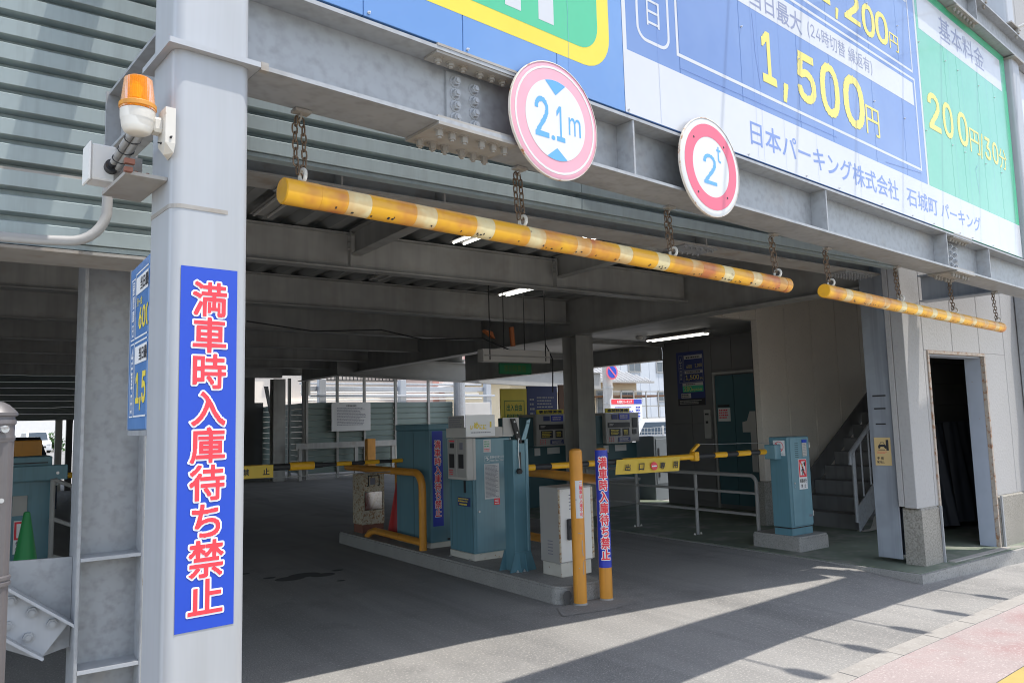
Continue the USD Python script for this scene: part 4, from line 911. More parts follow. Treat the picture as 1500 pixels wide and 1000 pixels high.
# ---------------------------------------------------------------- white control cabinet
t = Thing('control_cabinet', 'off white rusting steel control cabinet with a black handle on the island', 'cabinet', loc=(4.44, 5.5, IZ))
x0, x1, y0, y1 = 4.255, 4.64, 5.39, 5.66
t.part('base_plinth', cbx(x0 + .02, x1 - .02, y0 + .005, y1, IZ, .26, .004), 'dirty_white')
bd = t.part('body', cbx(x0, x1, y0, y1, .261, .915, .005), 'machine_grey')
t.part('door', cbx(x0 + .012, x1 - .02, y0 - .016, y0 - .001, .275, .90, .004), 'white_paint')
t.part('door_edge', cat(bx(x0 - .002, x0 + .011, y0 - .014, y0 - .0015, .275, .90), bx(x1 - .019, x1 + .004, y0 - .014, y0 - .0015, .275, .90)), 'rust_speckled', under=bd)
hn = t.part('handle', cat(cbx(x0 + .075, x0 + .125, y0 - .045, y0 - .017, .46, .64, .006), rod((x0 + .10, y0 - .045, .57), (x0 + .10, y0 - .052, .57), .010, 10)), 'black')
t.part('vent', cat(*[bx(x0 - .0025, x0 - .0005, y0 + .09, y0 + .16, .33 + .028 * i, .338 + .028 * i) for i in range(5)], *[bx(x0 + .11, x0 + .14, y0 - .018, y0 - .0165, .72 + .03 * i, .728 + .03 * i) for i in range(5)]), 'print_grey', under=bd)

# ---------------------------------------------------------------- guard pipes on the island
R = .042
def arc(c, a0, a1, r, n=7, plane='yz'):
    return [(c[0], c[1] + r * math.cos(a), c[2] + r * math.sin(a)) for a in np.linspace(math.radians(a0), math.radians(a1), n)]
t = Thing('guard_pipe', 'bent yellow guard pipe on the left edge of the island by the gate cabinet', 'guard rail', loc=(4.08, 8.2, IZ))
gx = 4.085
t.part('upper_pipe', sweep([(gx, 7.55, IZ)] + [(gx, 7.55, .75)] + arc((gx, 7.72, .80), 180, 90, .17)[1:] + [(gx, 9.0, .97), (gx, 9.6, .97)], R, 14), 'safety_orange', smooth=True)
t.part('lower_pipe', sweep([(gx, 7.56, .225), (gx, 8.75, .235), (gx, 8.90, .20), (gx, 8.98, IZ)], R * .95, 14), 'safety_orange', smooth=True)
t = Thing('guard_pipe', 'straight yellow guard pipes along the right edge of the island behind the posts', 'guard rail', loc=(4.47, 6.5, IZ))
gx = 4.47
t.part('upper_pipe', sweep([(4.475, 5.075, .985), (4.50, 5.2, .985), (4.70, 6.2, .985), (4.71, 9.4, .975)], R, 14), 'safety_orange', smooth=40)
t.part('lower_pipe', rod((4.66, 5.75, .355), (4.71, 9.4, .355), R * .95, 14), 'safety_orange', smooth=40)
t.part('leg', cat(rod((4.71, 9.38, IZ - .2), (4.71, 9.38, .95), R, 14)), 'safety_orange', smooth=40)

# ---------------------------------------------------------------- rusty loop box
t = Thing('old_meter_box', 'rust speckled narrow steel box with a clear pocket on its front at the island end', 'meter box', loc=(4.27, 9.4, .1))
x0, x1, y0, y1 = 4.14, 4.46, 9.27, 9.55
t.part('foot', cbx(x0 + .01, x1 - .01, y0 + .01, y1 - .01, .13, .245, .004), 'brick_red')
bd = t.part('body', cbx(x0, x1, y0, y1, .246, .89, .008), 'rust_speckled')
t.part('handle', sweep([(x0 + .08, y0 - .002, .73), (x0 + .08, y0 - .035, .735), (x0 + .08, y0 - .035, .86), (x0 + .23, y0 - .035, .86), (x0 + .23, y0 - .035, .735), (x0 + .23, y0 - .002, .73)], .008, 8), 'wire_dark', smooth=True)
t.part('window', bx(x0 + .12, x0 + .19, y0 - .004, y0 - .0005, .745, .83), 'print_grey', under=bd)
t.part('pocket', bx(x0 + .04, x0 + .28, y0 - .012, y0 - .006, .43, .655), 'clear_plastic')
t.part('papers', cat(sheet(Polygon([(x0 + .05, .44), (x0 + .12, .44), (x0 + .2, .63), (x0 + .14, .64)]), (0, y0 - .003, 0), XN, ZN), sheet(Polygon([(x0 + .14, .44), (x0 + .27, .44), (x0 + .25, .5), (x0 + .2, .53)]), (0, y0 - .002, 0), XN, ZN)), 'paper')
t.part('pocket_edge', sheet(frame(x0 + .035, .425, x0 + .285, .66, .006), (0, y0 - .0135, 0), XN, ZN), 'wire_dark')

def cone(label, x, y, m, h=.70, z=0.0):
    t = Thing('traffic_cone', label, 'traffic cone', loc=(x, y, z))
    t.part('cone', lathe([(.145, z + .03), (.14, z + .04), (.028, z + h - .01), (.02, z + h), (.001, z + h)], 20, (x, y, 0)), m, smooth=40)
    t.part('base', cbx(x - .18, x + .18, y - .18, y + .18, z + .002, z + .03, .01), m)
cone('red traffic cone half hidden behind the dark teal gate cabinet', 4.40, 8.75, 'cone_red', .66, IZ)
cone('green traffic cone in front of the left lane barrier box', .50, 8.9, 'cone_green', .76)

# ---------------------------------------------------------------- exit barrier on the right
t = Thing('barrier_machine', 'pale blue exit barrier box with warning stickers on a concrete block', 'barrier machine', loc=(7.66, 5.44, .012))
x0, x1, y0, y1 = 7.47, 7.865, 5.32, 5.56
t.part('concrete_block', (lambda m: m)(extrude(rrect(7.45, 5.21, 7.985, 5.85, .03), .138, O=(0, 0, .0125))), 'grey_concrete')
t.part('block_top', extrude(rrect(7.46, 5.22, 7.975, 5.84, .03), .02, O=(0, 0, .1506)), 'grey_concrete')
t.part('base_plinth', cbx(x0 + .006, x1 - .006, y0 + .006, y1 - .006, .1708, .245, .003), 'teal')
bd = t.part('body', cbx(x0, x1, y0, y1, .258, 1.252, .006), 'teal')
t.part('skirt_gap', bx(x0 + .012, x1 - .012, y0 + .012, y1 - .012, .245, .258), 'dark')
t.part('front_door', cbx(x0 + .045, x1 - .004, y0 - .007, y0 - .0005, .275, 1.242, .002), 'teal_light', under=bd)
fy = y0 - .008
t.part('vent', cat(*[bx(x0 + .125, x0 + .185, fy - .0015, fy + .0003, 1.02 + .022 * i, 1.028 + .022 * i) for i in range(8)]), 'teal_dark', under=bd)
t.part('keypad', bx(x0 + .26, x0 + .335, fy - .006, fy, 1.03, 1.18), 'machine_light')
t.part('keypad_top', bx(x0 + .26, x0 + .335, fy - .014, fy, 1.181, 1.215), 'sticker_blue')
t.part('keypad_print', sheet(dashes(x0 + .265, 1.035, x0 + .33, 1.175, 8, 2, .3), (0, fy - .0068, 0), XN, ZN), 'print_grey')
sgn = t.part('walk_sign', bx(x0 + .17, x0 + .32, fy - .002, fy, .665, 1.0), 'print_white')
sx, sz = x0 + .17, .80
t.part('red_frame', sheet(frame(sx + .006, sz + .0, sx + .144, .994, .020), (0, fy - .003, 0), XN, ZN), 'print_red', under=sgn)
t.part('red_bar', sheet(Polygon([(sx + .02, .985), (sx + .045, .985), (sx + .13, sz + .015), (sx + .105, sz + .015)]), (0, fy - .0026, 0), XN, ZN), 'print_red', under=sgn)
man = unary_union([Point(sx + .075, .905).buffer(.010), Polygon([(sx + .063, .893), (sx + .088, .893), (sx + .085, .855), (sx + .066, .855)]), LineString([(sx + .065, .888), (sx + .05, .868)]).buffer(.005), LineString([(sx + .085, .888), (sx + .10, .872)]).buffer(.005), LineString([(sx + .070, .856), (sx + .058, .825)]).buffer(.006), LineString([(sx + .08, .856), (sx + .094, .83)]).buffer(.006), sbox(sx + .102, .92, sx + .122, .965), LineString([(sx + .06, .93), (sx + .105, .955)]).buffer(.003)])
t.part('walking_figure', sheet(man, (0, fy - .0038, 0), XN, ZN), 'print_black', under=sgn)
t.part('spark', sheet(Point(sx + .058, .928).buffer(.012, 2), (0, fy - .0034, 0), XN, ZN), 'print_yellow', under=sgn)
t.part('lettering', sheet(unary_union([fit(text('車路歩行', .02), sx + .012, .735, sx + .138, .782), fit(text('禁', .02), sx + .03, .682, sx + .06, .722), fit(text('止', .02), sx + .09, .682, sx + .12, .722)]), (0, fy - .003, 0), XN, ZN), 'print_black', under=sgn)
ns = t.part('hand_sign', bx(x0 - .003, x0 - .0005, 5.35, 5.50, 1.045, 1.215), 'print_white')
t.part('red_ring', sheet(affinity.translate(ring(.052, .059).union(affinity.rotate(sbox(-.056, -.005, .056, .005), -45, origin=(0, 0))), -5.425, 1.145), (x0 - .0045, 0, 0), WU, ZN), 'print_red', under=ns)
t.part('hand_print', sheet(affinity.translate(unary_union([sbox(-.02, -.03, .02, .0)] + [sbox(-.02 + .011 * i, 0, -.012 + .011 * i, .025 + .004 * (i % 2)) for i in range(4)]), -5.425, 1.145), (x0 - .0038, 0, 0), WU, ZN), 'machine_grey', under=ns)
t.part('lettering', sheet(fit(text('手を触れない', .0), -5.49, 1.053, -5.36, 1.075), (x0 - .0038, 0, 0), WU, ZN), 'print_grey', under=ns)
t.part('maker_plate', bx(x1 - .075, x1 - .02, fy - .002, fy, .355, .38), 'print_grey')
for zz in (.36, 1.12): t.part('hinge', rod((x1 - .004, y0 - .012, zz), (x1 - .004, y0 - .012, zz + .06), .006, 8), 'bright_steel')
t.part('door_lock', cat(rod((x0 + .085, y0 - .007, .74), (x0 + .085, y0 - .014, .74), .010, 12), rod((x0 + .085, y0 - .007, .70), (x0 + .085, y0 - .012, .70), .006, 10)), 'bright_steel')
# exit arm
A0, A1 = np.array([7.40, 5.53, 1.092]), np.array([4.27, 6.0, 1.062])
ad = (A1 - A0) / np.linalg.norm(A1 - A0)
GB = t.part('gate_arm', rod(A0, A1, .012, 10), 'black', label='yellow and black exit gate arm with a yellow banner')
t.part('hinge_box', cat(cbx(7.36, 7.468, 5.40, 5.545, 1.01, 1.17, .006)), 'teal_light')
L = np.linalg.norm(A1 - A0); p = .0; i = 0
pat = [(.13, 'arm_yellow'), (.14, 'black'), (.18, 'arm_yellow'), (.16, 'black'), (.17, 'arm_yellow'), (.30, 'black'), (.06, 'arm_yellow'), (.72, 'arm_yellow'), (.12, 'arm_yellow'), (.25, 'black'), (.16, 'arm_yellow'), (.20, 'black'), (.22, 'arm_yellow'), (.18, 'black'), (.25, 'arm_yellow')]
for ln, m in pat:
    q = min(p + ln, L)
    if q - p > .01: t.part('yellow_section' if m == 'arm_yellow' else 'black_section', rod(A0 + ad * p, A0 + ad * (q - .001), .030 if m == 'arm_yellow' else .027, 16), m, smooth=40, under=GB)
    p = q
kj = A0 + ad * 1.05
t.part('knuckle', cat(cbx(kj[0] - .03, kj[0] + .035, kj[1] - .045, kj[1] + .045, kj[2] - .045, kj[2] + .05, .008)), 'arm_yellow', under=GB)
t.part('knuckle_lever', hull([kj + np.array(v) for v in ((-.02, -.015, .05), (-.02, .015, .05), (-.05, -.015, .06), (-.05, .015, .06), (.06, -.015, .135), (.06, .015, .135), (.085, -.015, .12), (.085, .015, .12))]), 'arm_yellow', under=GB)
t.part('stay_wire', rod(kj + np.array([.07, 0, .125]), (7.465, 5.5, 1.19), .003, 6), 'bright_steel', under=GB)
ub = np.array([-ad[0], -ad[1], 0]); ub /= np.linalg.norm(ub)
Q = A0 + ad * 2.07 + np.array([0, 0, 0])
BL = .80
V = []; F = []
for i in range(9):
    a_ = i / 8
    prof = [(-.034, .02), (-.040, -.01), (-.045, -.06), (-.055, -.125)]
    nrm = np.cross(ub, [0, 0, 1.0])
    for (o, z) in prof: V.append(Q + ub * (BL * a_ + (-.035 * (.02 - z) / .145 * (1.0))) + nrm * -o + np.array([0, 0, z]))
for i in range(8):
    for j in range(3):
        k_ = i * 4 + j; F += [(k_, k_ + 1, k_ + 5), (k_, k_ + 5, k_ + 4)]
t.part('banner', (np.array(V), np.array(F)), 'banner_yellow', smooth=True, under=GB)
nrm = np.cross(ub, [0, 0, 1.0])
prn = lambda n, g, m, k=1: t.part(n, sheet(g, Q + nrm * .053 + np.array([0, 0, 0]), ub, np.array([0, 0, 1.0]) - nrm * .10, off=.001 * k), m, under=GB)
words = unary_union([affinity.skew(fit(text(c, .02), x, -.095, x + .065, -.025), xs=12) for c, x in zip('出口専用', (.085, .255, .52, .685))])
prn('lettering', words, 'print_black')
prn('no_entry_disc', Point(.445, -.06).buffer(.042, 10), 'print_red')
prn('no_entry_bar', sbox(.415, -.068, .475, -.054), 'print_white', 2)

# ---------------------------------------------------------------- hand rail along the walkway
t = Thing('hand_rail', 'grey three bar tubular railing beside the exit lane', 'railing', loc=(7.68, 6.9, .012))
rx, ya, yb_ = 7.685, 5.93, 9.8
q = [(rx, ya, .0125), (rx, ya, .70)] + [(rx, ya + .09 - .09 * math.cos(a), .70 + .09 * math.sin(a)) for a in np.linspace(0, math.pi / 2, 6)[1:]] + [(rx, yb_, .79)]
t.part('top_rail', sweep(q, .022, 12), 'conduit_grey', smooth=True)
for z in (.58, .33): t.part('rail', rod((rx, ya, z), (rx, yb_, z), .017, 10), 'conduit_grey', smooth=40)
for yy in (6.87, 7.95, 9.0): t.part('post', rod((rx, yy, .0125), (rx, yy, .79), .022, 12), 'conduit_grey', smooth=40)
for yy in (6.87, 7.95): t.part('foot', cat(hexbolt((rx - .06, yy, .0125), (0, 0, 1), .012, .016), hexbolt((rx + .06, yy, .0125), (0, 0, 1), .012, .016)), 'dirty_white')

# ---------------------------------------------------------------- poster on the right pillar
t = Thing('poster', 'tan warning poster with a black car picture on the right hand steel pillar', 'poster', loc=(7.597, 4.28, 1.15))
px = 7.598
def from_px(u0, v0): return u0, v0
t.part('sheet', bx(px - .003, px, 4.205, 4.375, .965, 1.245), 'paper_tan')
# (u = -y)
car = unary_union([Polygon([(-4.335, 1.145), (-4.335, 1.165), (-4.320, 1.175), (-4.310, 1.198), (-4.275, 1.198), (-4.265, 1.175), (-4.25, 1.165), (-4.25, 1.145)]).difference(Polygon([(-4.315, 1.175), (-4.306, 1.192), (-4.279, 1.192), (-4.270, 1.175)])), Point(-4.325, 1.145).buffer(.011), Point(-4.258, 1.145).buffer(.011), sbox(-4.335, 1.118, -4.262, 1.125)]).difference(sbox(-4.31, 1.13, -4.275, 1.152))
t.part('car_print', sheet(unary_union([car, sbox(-4.252, 1.115, -4.225, 1.222)]), (px - .0042, 0, 0), WU, ZN), 'print_black')
t.part('lettering', sheet(unary_union([fit(text('子', .03), -4.355, 1.02, -4.325, 1.052), fit(text('供', .03), -4.315, 1.02, -4.285, 1.052), fit(text('飛び出し', .03), -4.357, .985, -4.280, 1.012)]), (px - .0042, 0, 0), WU, ZN), 'print_black')
t.part('fine_print', sheet(dashes(-4.35, 1.085, -4.24, 1.108, 2, 4, .35), (px - .0042, 0, 0), WU, ZN), 'print_red')

# ---------------------------------------------------------------- price board in the lift lobby
t = Thing('price_board', 'blue and green parking price board on the dark wall of the lift lobby', 'price board', loc=(10.17, 9.08, 1.72))
bxx = 10.182
t.part('board', bx(bxx - .004, bxx + .003, 8.79, 9.40, 1.70, 2.63), 'dusty_blue')
pf = lambda n, g, m, k=1: [t.part(n, sheet(q, (bxx - .004, 0, 0), WU, ZN, off=.0014 * k), m) for q in (g if isinstance(g, list) else [g])]
U = lambda a: -9.40 + a
pf('label', [sbox(U(.18), 2.50, U(.58), 2.56), sbox(U(.18), 2.25, U(.58), 2.30), sbox(U(.12), 2.04, U(.58), 2.09), sbox(U(.08), 1.83, U(.30), 1.91)], 'machine_light')
pf('green_field', sbox(U(.12), 1.93, U(.58), 2.04), 'board_green')
pf('black_foot', sbox(U(.0), 1.70, U(.61), 1.82), 'black')
pf('price', [fit(text('1,500', .01), U(.20), 2.125, U(.50), 2.225), fit(text('円', 0), U(.52), 2.13, U(.57), 2.17), fit(text('200', .0), U(.16), 1.945, U(.32), 2.025), fit(text('円/30分', .0), U(.33), 1.945, U(.56), 1.99), fit(text('600', .0), U(.23), 2.34, U(.35), 2.40), fit(text('1,200', .0), U(.42), 2.34, U(.57), 2.41)], 'board_digits', 2)
pf('line', [frame(U(.16), 2.31, U(.59), 2.57, .006), frame(U(.16), 2.105, U(.59), 2.30, .006), frame(U(.05), 2.1, U(.14), 2.57, .005)], 'machine_grey')
pf('print', [dashes(U(.22), 2.505, U(.55), 2.55, 1, 3), dashes(U(.22), 2.255, U(.55), 2.295, 1, 4), dashes(U(.2), 2.05, U(.45), 2.08, 1, 5), dashes(U(.09), 1.84, U(.29), 1.9, 2, 6)], 'print_black', 2)
pf('day_sign', fit(text('全日', .02, vertical=True), U(.065), 2.14, U(.125), 2.53), 'machine_grey', 2)
pf('print', dashes(U(.04), 1.72, U(.56), 1.80, 3, 8), 'machine_grey', 2)

# ---------------------------------------------------------------- small price sign beside the column
t = Thing('price_sign', 'narrow blue price sign with yellow figures half hidden behind the steel column', 'sign', loc=(.42, 2.6, 0))
sx = .425
t.part('board', cbx(sx, sx + .05, 2.47, 2.785, 1.505, 2.03, .004), 'board_blue')
t.part('frame', cat(bx(sx + .002, sx + .05, 2.47, 2.79, 1.488, 1.504), bx(sx + .0, sx + .05, 2.786, 2.795, 1.504, 2.035)), 'galvanised')
t.part('post', cat(bx(sx + .012, sx + .05, 2.47, 2.53, 0, 1.487)), 'dirty_white')
U = lambda a: -2.785 + a
pf = lambda n, g, m, k=1: [t.part(n, sheet(q.intersection(sbox(-2.8, 0, -2.471, 3)), (sx, 0, 0), WU, ZN, off=.0012 * k), m) for q in (g if isinstance(g, list) else [g])]
pf('line', [frame(U(.035), 1.79, U(.10), 1.99, .004), frame(U(.11), 1.79, U(.47), 2.0, .005), frame(U(.035), 1.545, U(.10), 1.78, .004), frame(U(.11), 1.545, U(.47), 1.78, .005)], 'print_white')
pf('label', [sbox(U(.118), 1.93, U(.465), 1.985), sbox(U(.118), 1.71, U(.465), 1.765)], 'print_white')
pf('label_print', [fit(text('当日最大', .02), U(.19), 1.937, U(.36), 1.978), fit(text('当日最大', .02), U(.19), 1.717, U(.36), 1.758)], 'print_black', 2)
pf('day_sign', [fit(text('昼間車日', .02, vertical=True), U(.052), 1.80, U(.085), 1.98), fit(text('全車日', .02, vertical=True), U(.052), 1.555, U(.085), 1.765)], 'print_white')
pf('price', [fit(text('600', .03), U(.17), 1.815, U(.34), 1.885), fit(text('月～金', .01), U(.13), 1.892, U(.22), 1.918), fit(text('1,500', .03), U(.14), 1.565, U(.46), 1.685)], 'print_yellow')
# left lane street post
t = Thing('street_bollard', 'grey brown fluted bollard with a domed cap at the left edge', 'bollard', loc=(.075, 2.05, 0))
cx, cy = .052, 2.05
prof = [(.040, 0), (.040, 1.50), (.044, 1.505), (.044, 1.517), (.041, 1.520), (.041, 1.536), (.046, 1.540), (.046, 1.546), (.040, 1.553), (.028, 1.566), (.014, 1.574), (.001, 1.576)]
m = lathe([(r_ * .86, z_) for r_, z_ in [(.038, 0), (.038, 1.49)]], 36, (cx, cy, 0)); v = m[0].copy(); an = np.arctan2(v[:, 1] - cy, v[:, 0] - cx); sc = 1 + .045 * np.sign(np.cos(an * 9))
v[:, 0] = cx + (v[:, 0] - cx) * sc; v[:, 1] = cy + (v[:, 1] - cy) * sc
t.part('shaft', (v, m[1]), 'bollard_brown')
t.part('head', lathe([(r_ * .86, z_) for r_, z_ in [(.0385, 1.485), (.042, 1.49), (.042, 1.497), (.040, 1.50), (.040, 1.522), (.0435, 1.525), (.0435, 1.532), (.040, 1.536), (.040, 1.54), (.046, 1.543), (.046, 1.549), (.039, 1.556), (.026, 1.567), (.013, 1.573), (.001, 1.575)]], 28, (cx, cy, 0)), 'bollard_brown', smooth=40)
t.part('collar', lathe([(r_ * .86, z_) for r_, z_ in [(.040, 1.175), (.044, 1.178), (.044, 1.184), (.041, 1.187), (.044, 1.190), (.044, 1.196), (.040, 1.199)]], 28, (cx, cy, 0)), 'bollard_brown', smooth=40)
d_ = np.array([-cx * .2 + .35, -1.0, 0]); d_ /= np.linalg.norm(d_)
t.part('screw', cat(lathe([(.001, .0), (.008, .002), (.009, .006), (.001, .006)], 12, (cx + d_[0] * .042, cy + d_[1] * .046, 1.513)), sweep([np.array([cx, cy, 1.513]) + d_ * .038, np.array([cx, cy, 1.513]) + d_ * .047], .008, 12), sweep([np.array([cx, cy, 1.36]) + d_ * .036, np.array([cx, cy, 1.36]) + d_ * .043], .005, 10)), 'bright_steel')
# ---------------------------------------------------------------- left lane, seen between the bollard and the column
t = Thing('barrier_machine', 'dark teal barrier box in the left lane behind the green cone', 'barrier machine', loc=(.6, 9.6, 0))
t.part('body', cbx(.20, .74, 9.45, 9.95, .1, 1.27, .008), 'teal')
t.part('arm_bracket', cbx(.10, .87, 9.30, 9.44, 1.03, 1.18, .006), 'teal')
t.part('bolt', hexbolt((.78, 9.30, 1.10), (0, -1, 0), .016, .008, False), 'bright_steel')
t.part('steel_plate', cbx(.40, .53, 9.435, 9.449, .68, .88, .004), 'machine_grey')
sgn = t.part('walk_sign', bx(.42, .56, 9.441, 9.448, .30, .63), 'print_white')
t.part('red_frame', sheet(frame(.425, .44, .555, .62, .02), (0, 9.4395, 0), XN, ZN), 'print_red', under=sgn)
t.part('lettering', sheet(unary_union([fit(text('歩行', .03), .44, .385, .545, .43), fit(text('禁止', .03), .44, .32, .545, .37)]), (0, 9.4395, 0), XN, ZN), 'print_black', under=sgn)
t.part('yellow_arm', rod((.80, 9.5, 1.06), (2.4, 9.5, 1.06), .03, 12), 'arm_yellow', smooth=40)
t.part('top_plate', bx(.22, .70, 9.44, 9.449, 1.20, 1.212), 'dark')
t = Thing('ramp_railing', 'grey sloping railing beside the left lane barrier box', 'railing', loc=(.9, 9.8, 0))
for zz in (1.02, .62, .25):
    t.part('rail', sweep([(.72, 9.3, zz), (.76, 9.3, zz + .01), (1.6, 9.9, zz - .42)], .022, 10), 'conduit_grey', smooth=True)
for q in (0, .45, .9): t.part('post', rod((.74 + .84 * q, 9.3 + .6 * q, 0), (.74 + .84 * q, 9.3 + .6 * q, 1.03 - .42 * q), .024, 10), 'conduit_grey', smooth=40)

# ---------------------------------------------------------------- payment corner beyond the middle column
def pay(label, x0, y0):
    t = Thing('payment_machine', label, 'payment machine', loc=(x0 + .33, y0 + .3, .012), group='payment machines on the walkway')
    t.part('pedestal', cbx(x0 - .38, x0 + .86, y0 + .10, y0 + .62, .0125, 1.06, .01), 'teal_dark')
    t.part('side_cabinet', cbx(x0 - .40, x0 - .012, y0 + .06, y0 + .6, 1.061, 1.57, .01), 'teal_dark')
    hd = t.part('head', cbx(x0, x0 + .66, y0, y0 + .55, 1.061, 1.62, .012), 'machine_grey')
    t.part('side_unit', cbx(x0 + .662, x0 + .88, y0 + .04, y0 + .5, 1.08, 1.615, .01), 'machine_grey')
    t.part('top_sign', cbx(x0 + .06, x0 + .66, y0 + .05, y0 + .08, 1.622, 1.70, .004), 'board_yellow')
    t.part('top_print', sheet(fit(text('事前精算機', .03), x0 + .1, 1.632, x0 + .62, 1.69), (0, y0 + .05, 0), XN, ZN, off=.0015), 'print_black')
    for a, c, z0, z1, m in ((.16, .30, 1.50, 1.585, 'dusty_blue'), (.33, .60, 1.49, 1.595, 'print_blue'), (.06, .60, 1.35, 1.44, 'black'), (.10, .36, 1.20, 1.33, 'print_black'), (.42, .58, 1.20, 1.33, 'print_black'), (.30, .60, 1.09, 1.17, 'dusty_blue')):
        t.part('panel', cbx(x0 + a, x0 + c, y0 - .008, y0 - .0005, z0, z1, .002), m, under=hd)
    t.part('screen_print', sheet(unary_union([dashes(x0 + .12, 1.215, x0 + .34, 1.315, 4, 3, .5), dashes(x0 + .44, 1.22, x0 + .56, 1.31, 4, 5, .5)]), (0, y0 - .0095, 0), XN, ZN), 'print_yellow', under=hd)
    t.part('panel_print', sheet(unary_union([dashes(x0 + .36, 1.505, x0 + .57, 1.58, 2, 9), dashes(x0 + .33, 1.10, x0 + .57, 1.16, 3, 4), dashes(x0 + .09, 1.38, x0 + .2, 1.42, 2, 4)]), (0, y0 - .0095, 0), XN, ZN), 'machine_light', under=hd)
    t.part('buttons', cat(*[bx(x0 + .08 + .05 * i, x0 + .095 + .05 * i, y0 - .006, y0 - .0005, 1.10 + .03 * j, 1.115 + .03 * j) for i in range(3) for j in range(3)]), 'print_red', under=hd)
    t.part('side_slot', cat(bx(x0 + .70, x0 + .82, y0 + .025, y0 + .0395, 1.34, 1.52), bx(x0 + .70, x0 + .80, y0 + .03, y0 + .0395, 1.22, 1.31)), 'black')
    t.part('paper', bx(x0 + .30, x0 + .58, y0 + .092, y0 + .099, .92, 1.03), 'paper')
    t.part('paper', bx(x0 + .02, x0 + .14, y0 + .092, y0 + .099, .90, 1.03), 'paper')
    return t
pay('grey and teal payment machine left of the middle column, half hidden by it', 8.10, 10.8)
pay('grey and teal payment machine right of the middle column', 9.44, 10.5)
t = Thing('info_board', 'yellow and blue information board behind the payment machines', 'information board', loc=(8.8, 11.9, .012))
by = 11.85
t.part('yellow_panel', bx(8.08, 8.68, by, by + .03, 1.0, 2.12), 'print_yellow')
t.part('blue_panel', bx(8.69, 9.42, by, by + .03, 1.3, 2.17), 'dusty_blue')
t.part('brown_edge', bx(9.46, 9.62, by - .01, by + .03, 1.3, 2.2), 'board_brown')
t.part('leg', cat(rod((8.12, by + .05, .0125), (8.12, by + .05, 2.1), .02, 8), rod((9.4, by + .05, .0125), (9.4, by + .05, 2.1), .02, 8)), 'inner_steel')
t.part('lettering', sheet(unary_union([frame(8.16, 1.43, 8.62, 1.90, .012), fit(text('出入自由', .02), 8.21, 1.70, 8.56, 1.83), fit(text('特別駐車券', .02), 8.21, 1.52, 8.56, 1.65)]), (0, by - .002, 0), XN, ZN), 'exit_green')
t.part('lettering', sheet(fit(text('10', .02), 8.42, 1.22, 8.60, 1.36), (0, by - .002, 0), XN, ZN), 'print_black')
t.part('red_print', sheet(dashes(8.42, 1.05, 8.64, 1.20, 2, 3, .8), (0, by - .002, 0), XN, ZN), 'print_red')
t.part('white_print', sheet(unary_union([dashes(8.92, 1.5, 9.36, 1.98, 8, 3, .4), dashes(8.75, 1.6, 8.86, 1.96, 4, 7, .4)]), (0, by - .002, 0), XN, ZN), 'machine_grey')
t = Thing('locker', 'pale grey steel locker beside the teal cabinets at the lobby corner', 'locker', loc=(10.6, 10.4, .0))
t.part('body', cbx(10.36, 10.86, 10.22, 10.7, .0, 1.17, .008), 'locker_grey')
t.part('door', cbx(10.40, 10.82, 10.205, 10.219, .30, 1.12, .004), 'locker_grey')
t.part('handle', bx(10.44, 10.47, 10.19, 10.204, .80, .95), 'black')
t.part('handle', bx(10.44, 10.47, 10.19, 10.204, .42, .55), 'black')
t = Thing('cabinet_row', 'dark teal counter cabinets behind the payment machines', 'cabinets', loc=(9.2, 11.3, .012))
for i in range(4): t.part('cabinet', cbx(7.95 + .60 * i, 8.54 + .60 * i, 11.2, 11.6, .0125, 1.16, .008), 'teal_dark')
t = Thing('storage_bench', 'low pale grey storage box in front of the payment machines', 'storage box', loc=(9.4, 10.1, .012))
t.part('box', cbx(8.85, 9.72, 9.98, 10.28, .0125, .42, .008), 'machine_grey')
t.part('lid', cbx(8.83, 9.74, 9.96, 10.3, .421, .47, .008), 'machine_grey')
t = Thing('hanging_lightbox', 'long white sign box hung from the ceiling over the island seen from behind', 'lightbox', loc=(5.9, 8.3, 2.35))
hx0, hx1, hy = 5.34, 6.42, 8.2
t.part('case', cbx(hx0, hx1, hy, hy + .14, 2.275, 2.44, .006), 'machine_light')
t.part('rail', bx(hx0 + .02, hx1 - .02, hy - .012, hy - .0005, 2.345, 2.362), 'inner_steel')
for xx in (hx0 + .1, hx1 - .08): t.part('hanger', cat(rod((xx, hy - .006, 2.30), (xx, hy - .006, 3.35), .007, 6)), 'wire_dark')
t = Thing('exit_sign', 'green and white lit direction sign below the white lightbox', 'sign', loc=(6.1, 8.6, 2.2))
t.part('panel', cbx(5.86, 6.40, 8.6, 8.63, 2.15, 2.305, .004), 'exit_green')
t.part('lettering', sheet(fit(text('事前精算機', .01), 5.93, 2.175, 6.30, 2.275), (0, 8.5985, 0), XN, ZN), 'leaf_green')
t.part('rod', cat(rod((5.95, 8.615, 2.305), (5.95, 8.615, 3.3), .006, 6), rod((6.3, 8.615, 2.305), (6.3, 8.615, 3.3), .006, 6)), 'wire_dark')
t = Thing('orange_lamp', 'orange lamp shade and pipe hanging above the white lightbox', 'hanging lamp', loc=(5.7, 8.5, 2.6))
t.part('shade', hull([(5.52, 8.45, 2.72), (5.66, 8.45, 2.70), (5.66, 8.52, 2.62), (5.70, 8.45, 2.60), (5.52, 8.50, 2.70)]), 'lamp_orange')
t.part('pipe', rod((6.02, 8.5, 2.52), (6.0, 8.5, 2.78), .035, 12), 'lamp_orange', smooth=40)
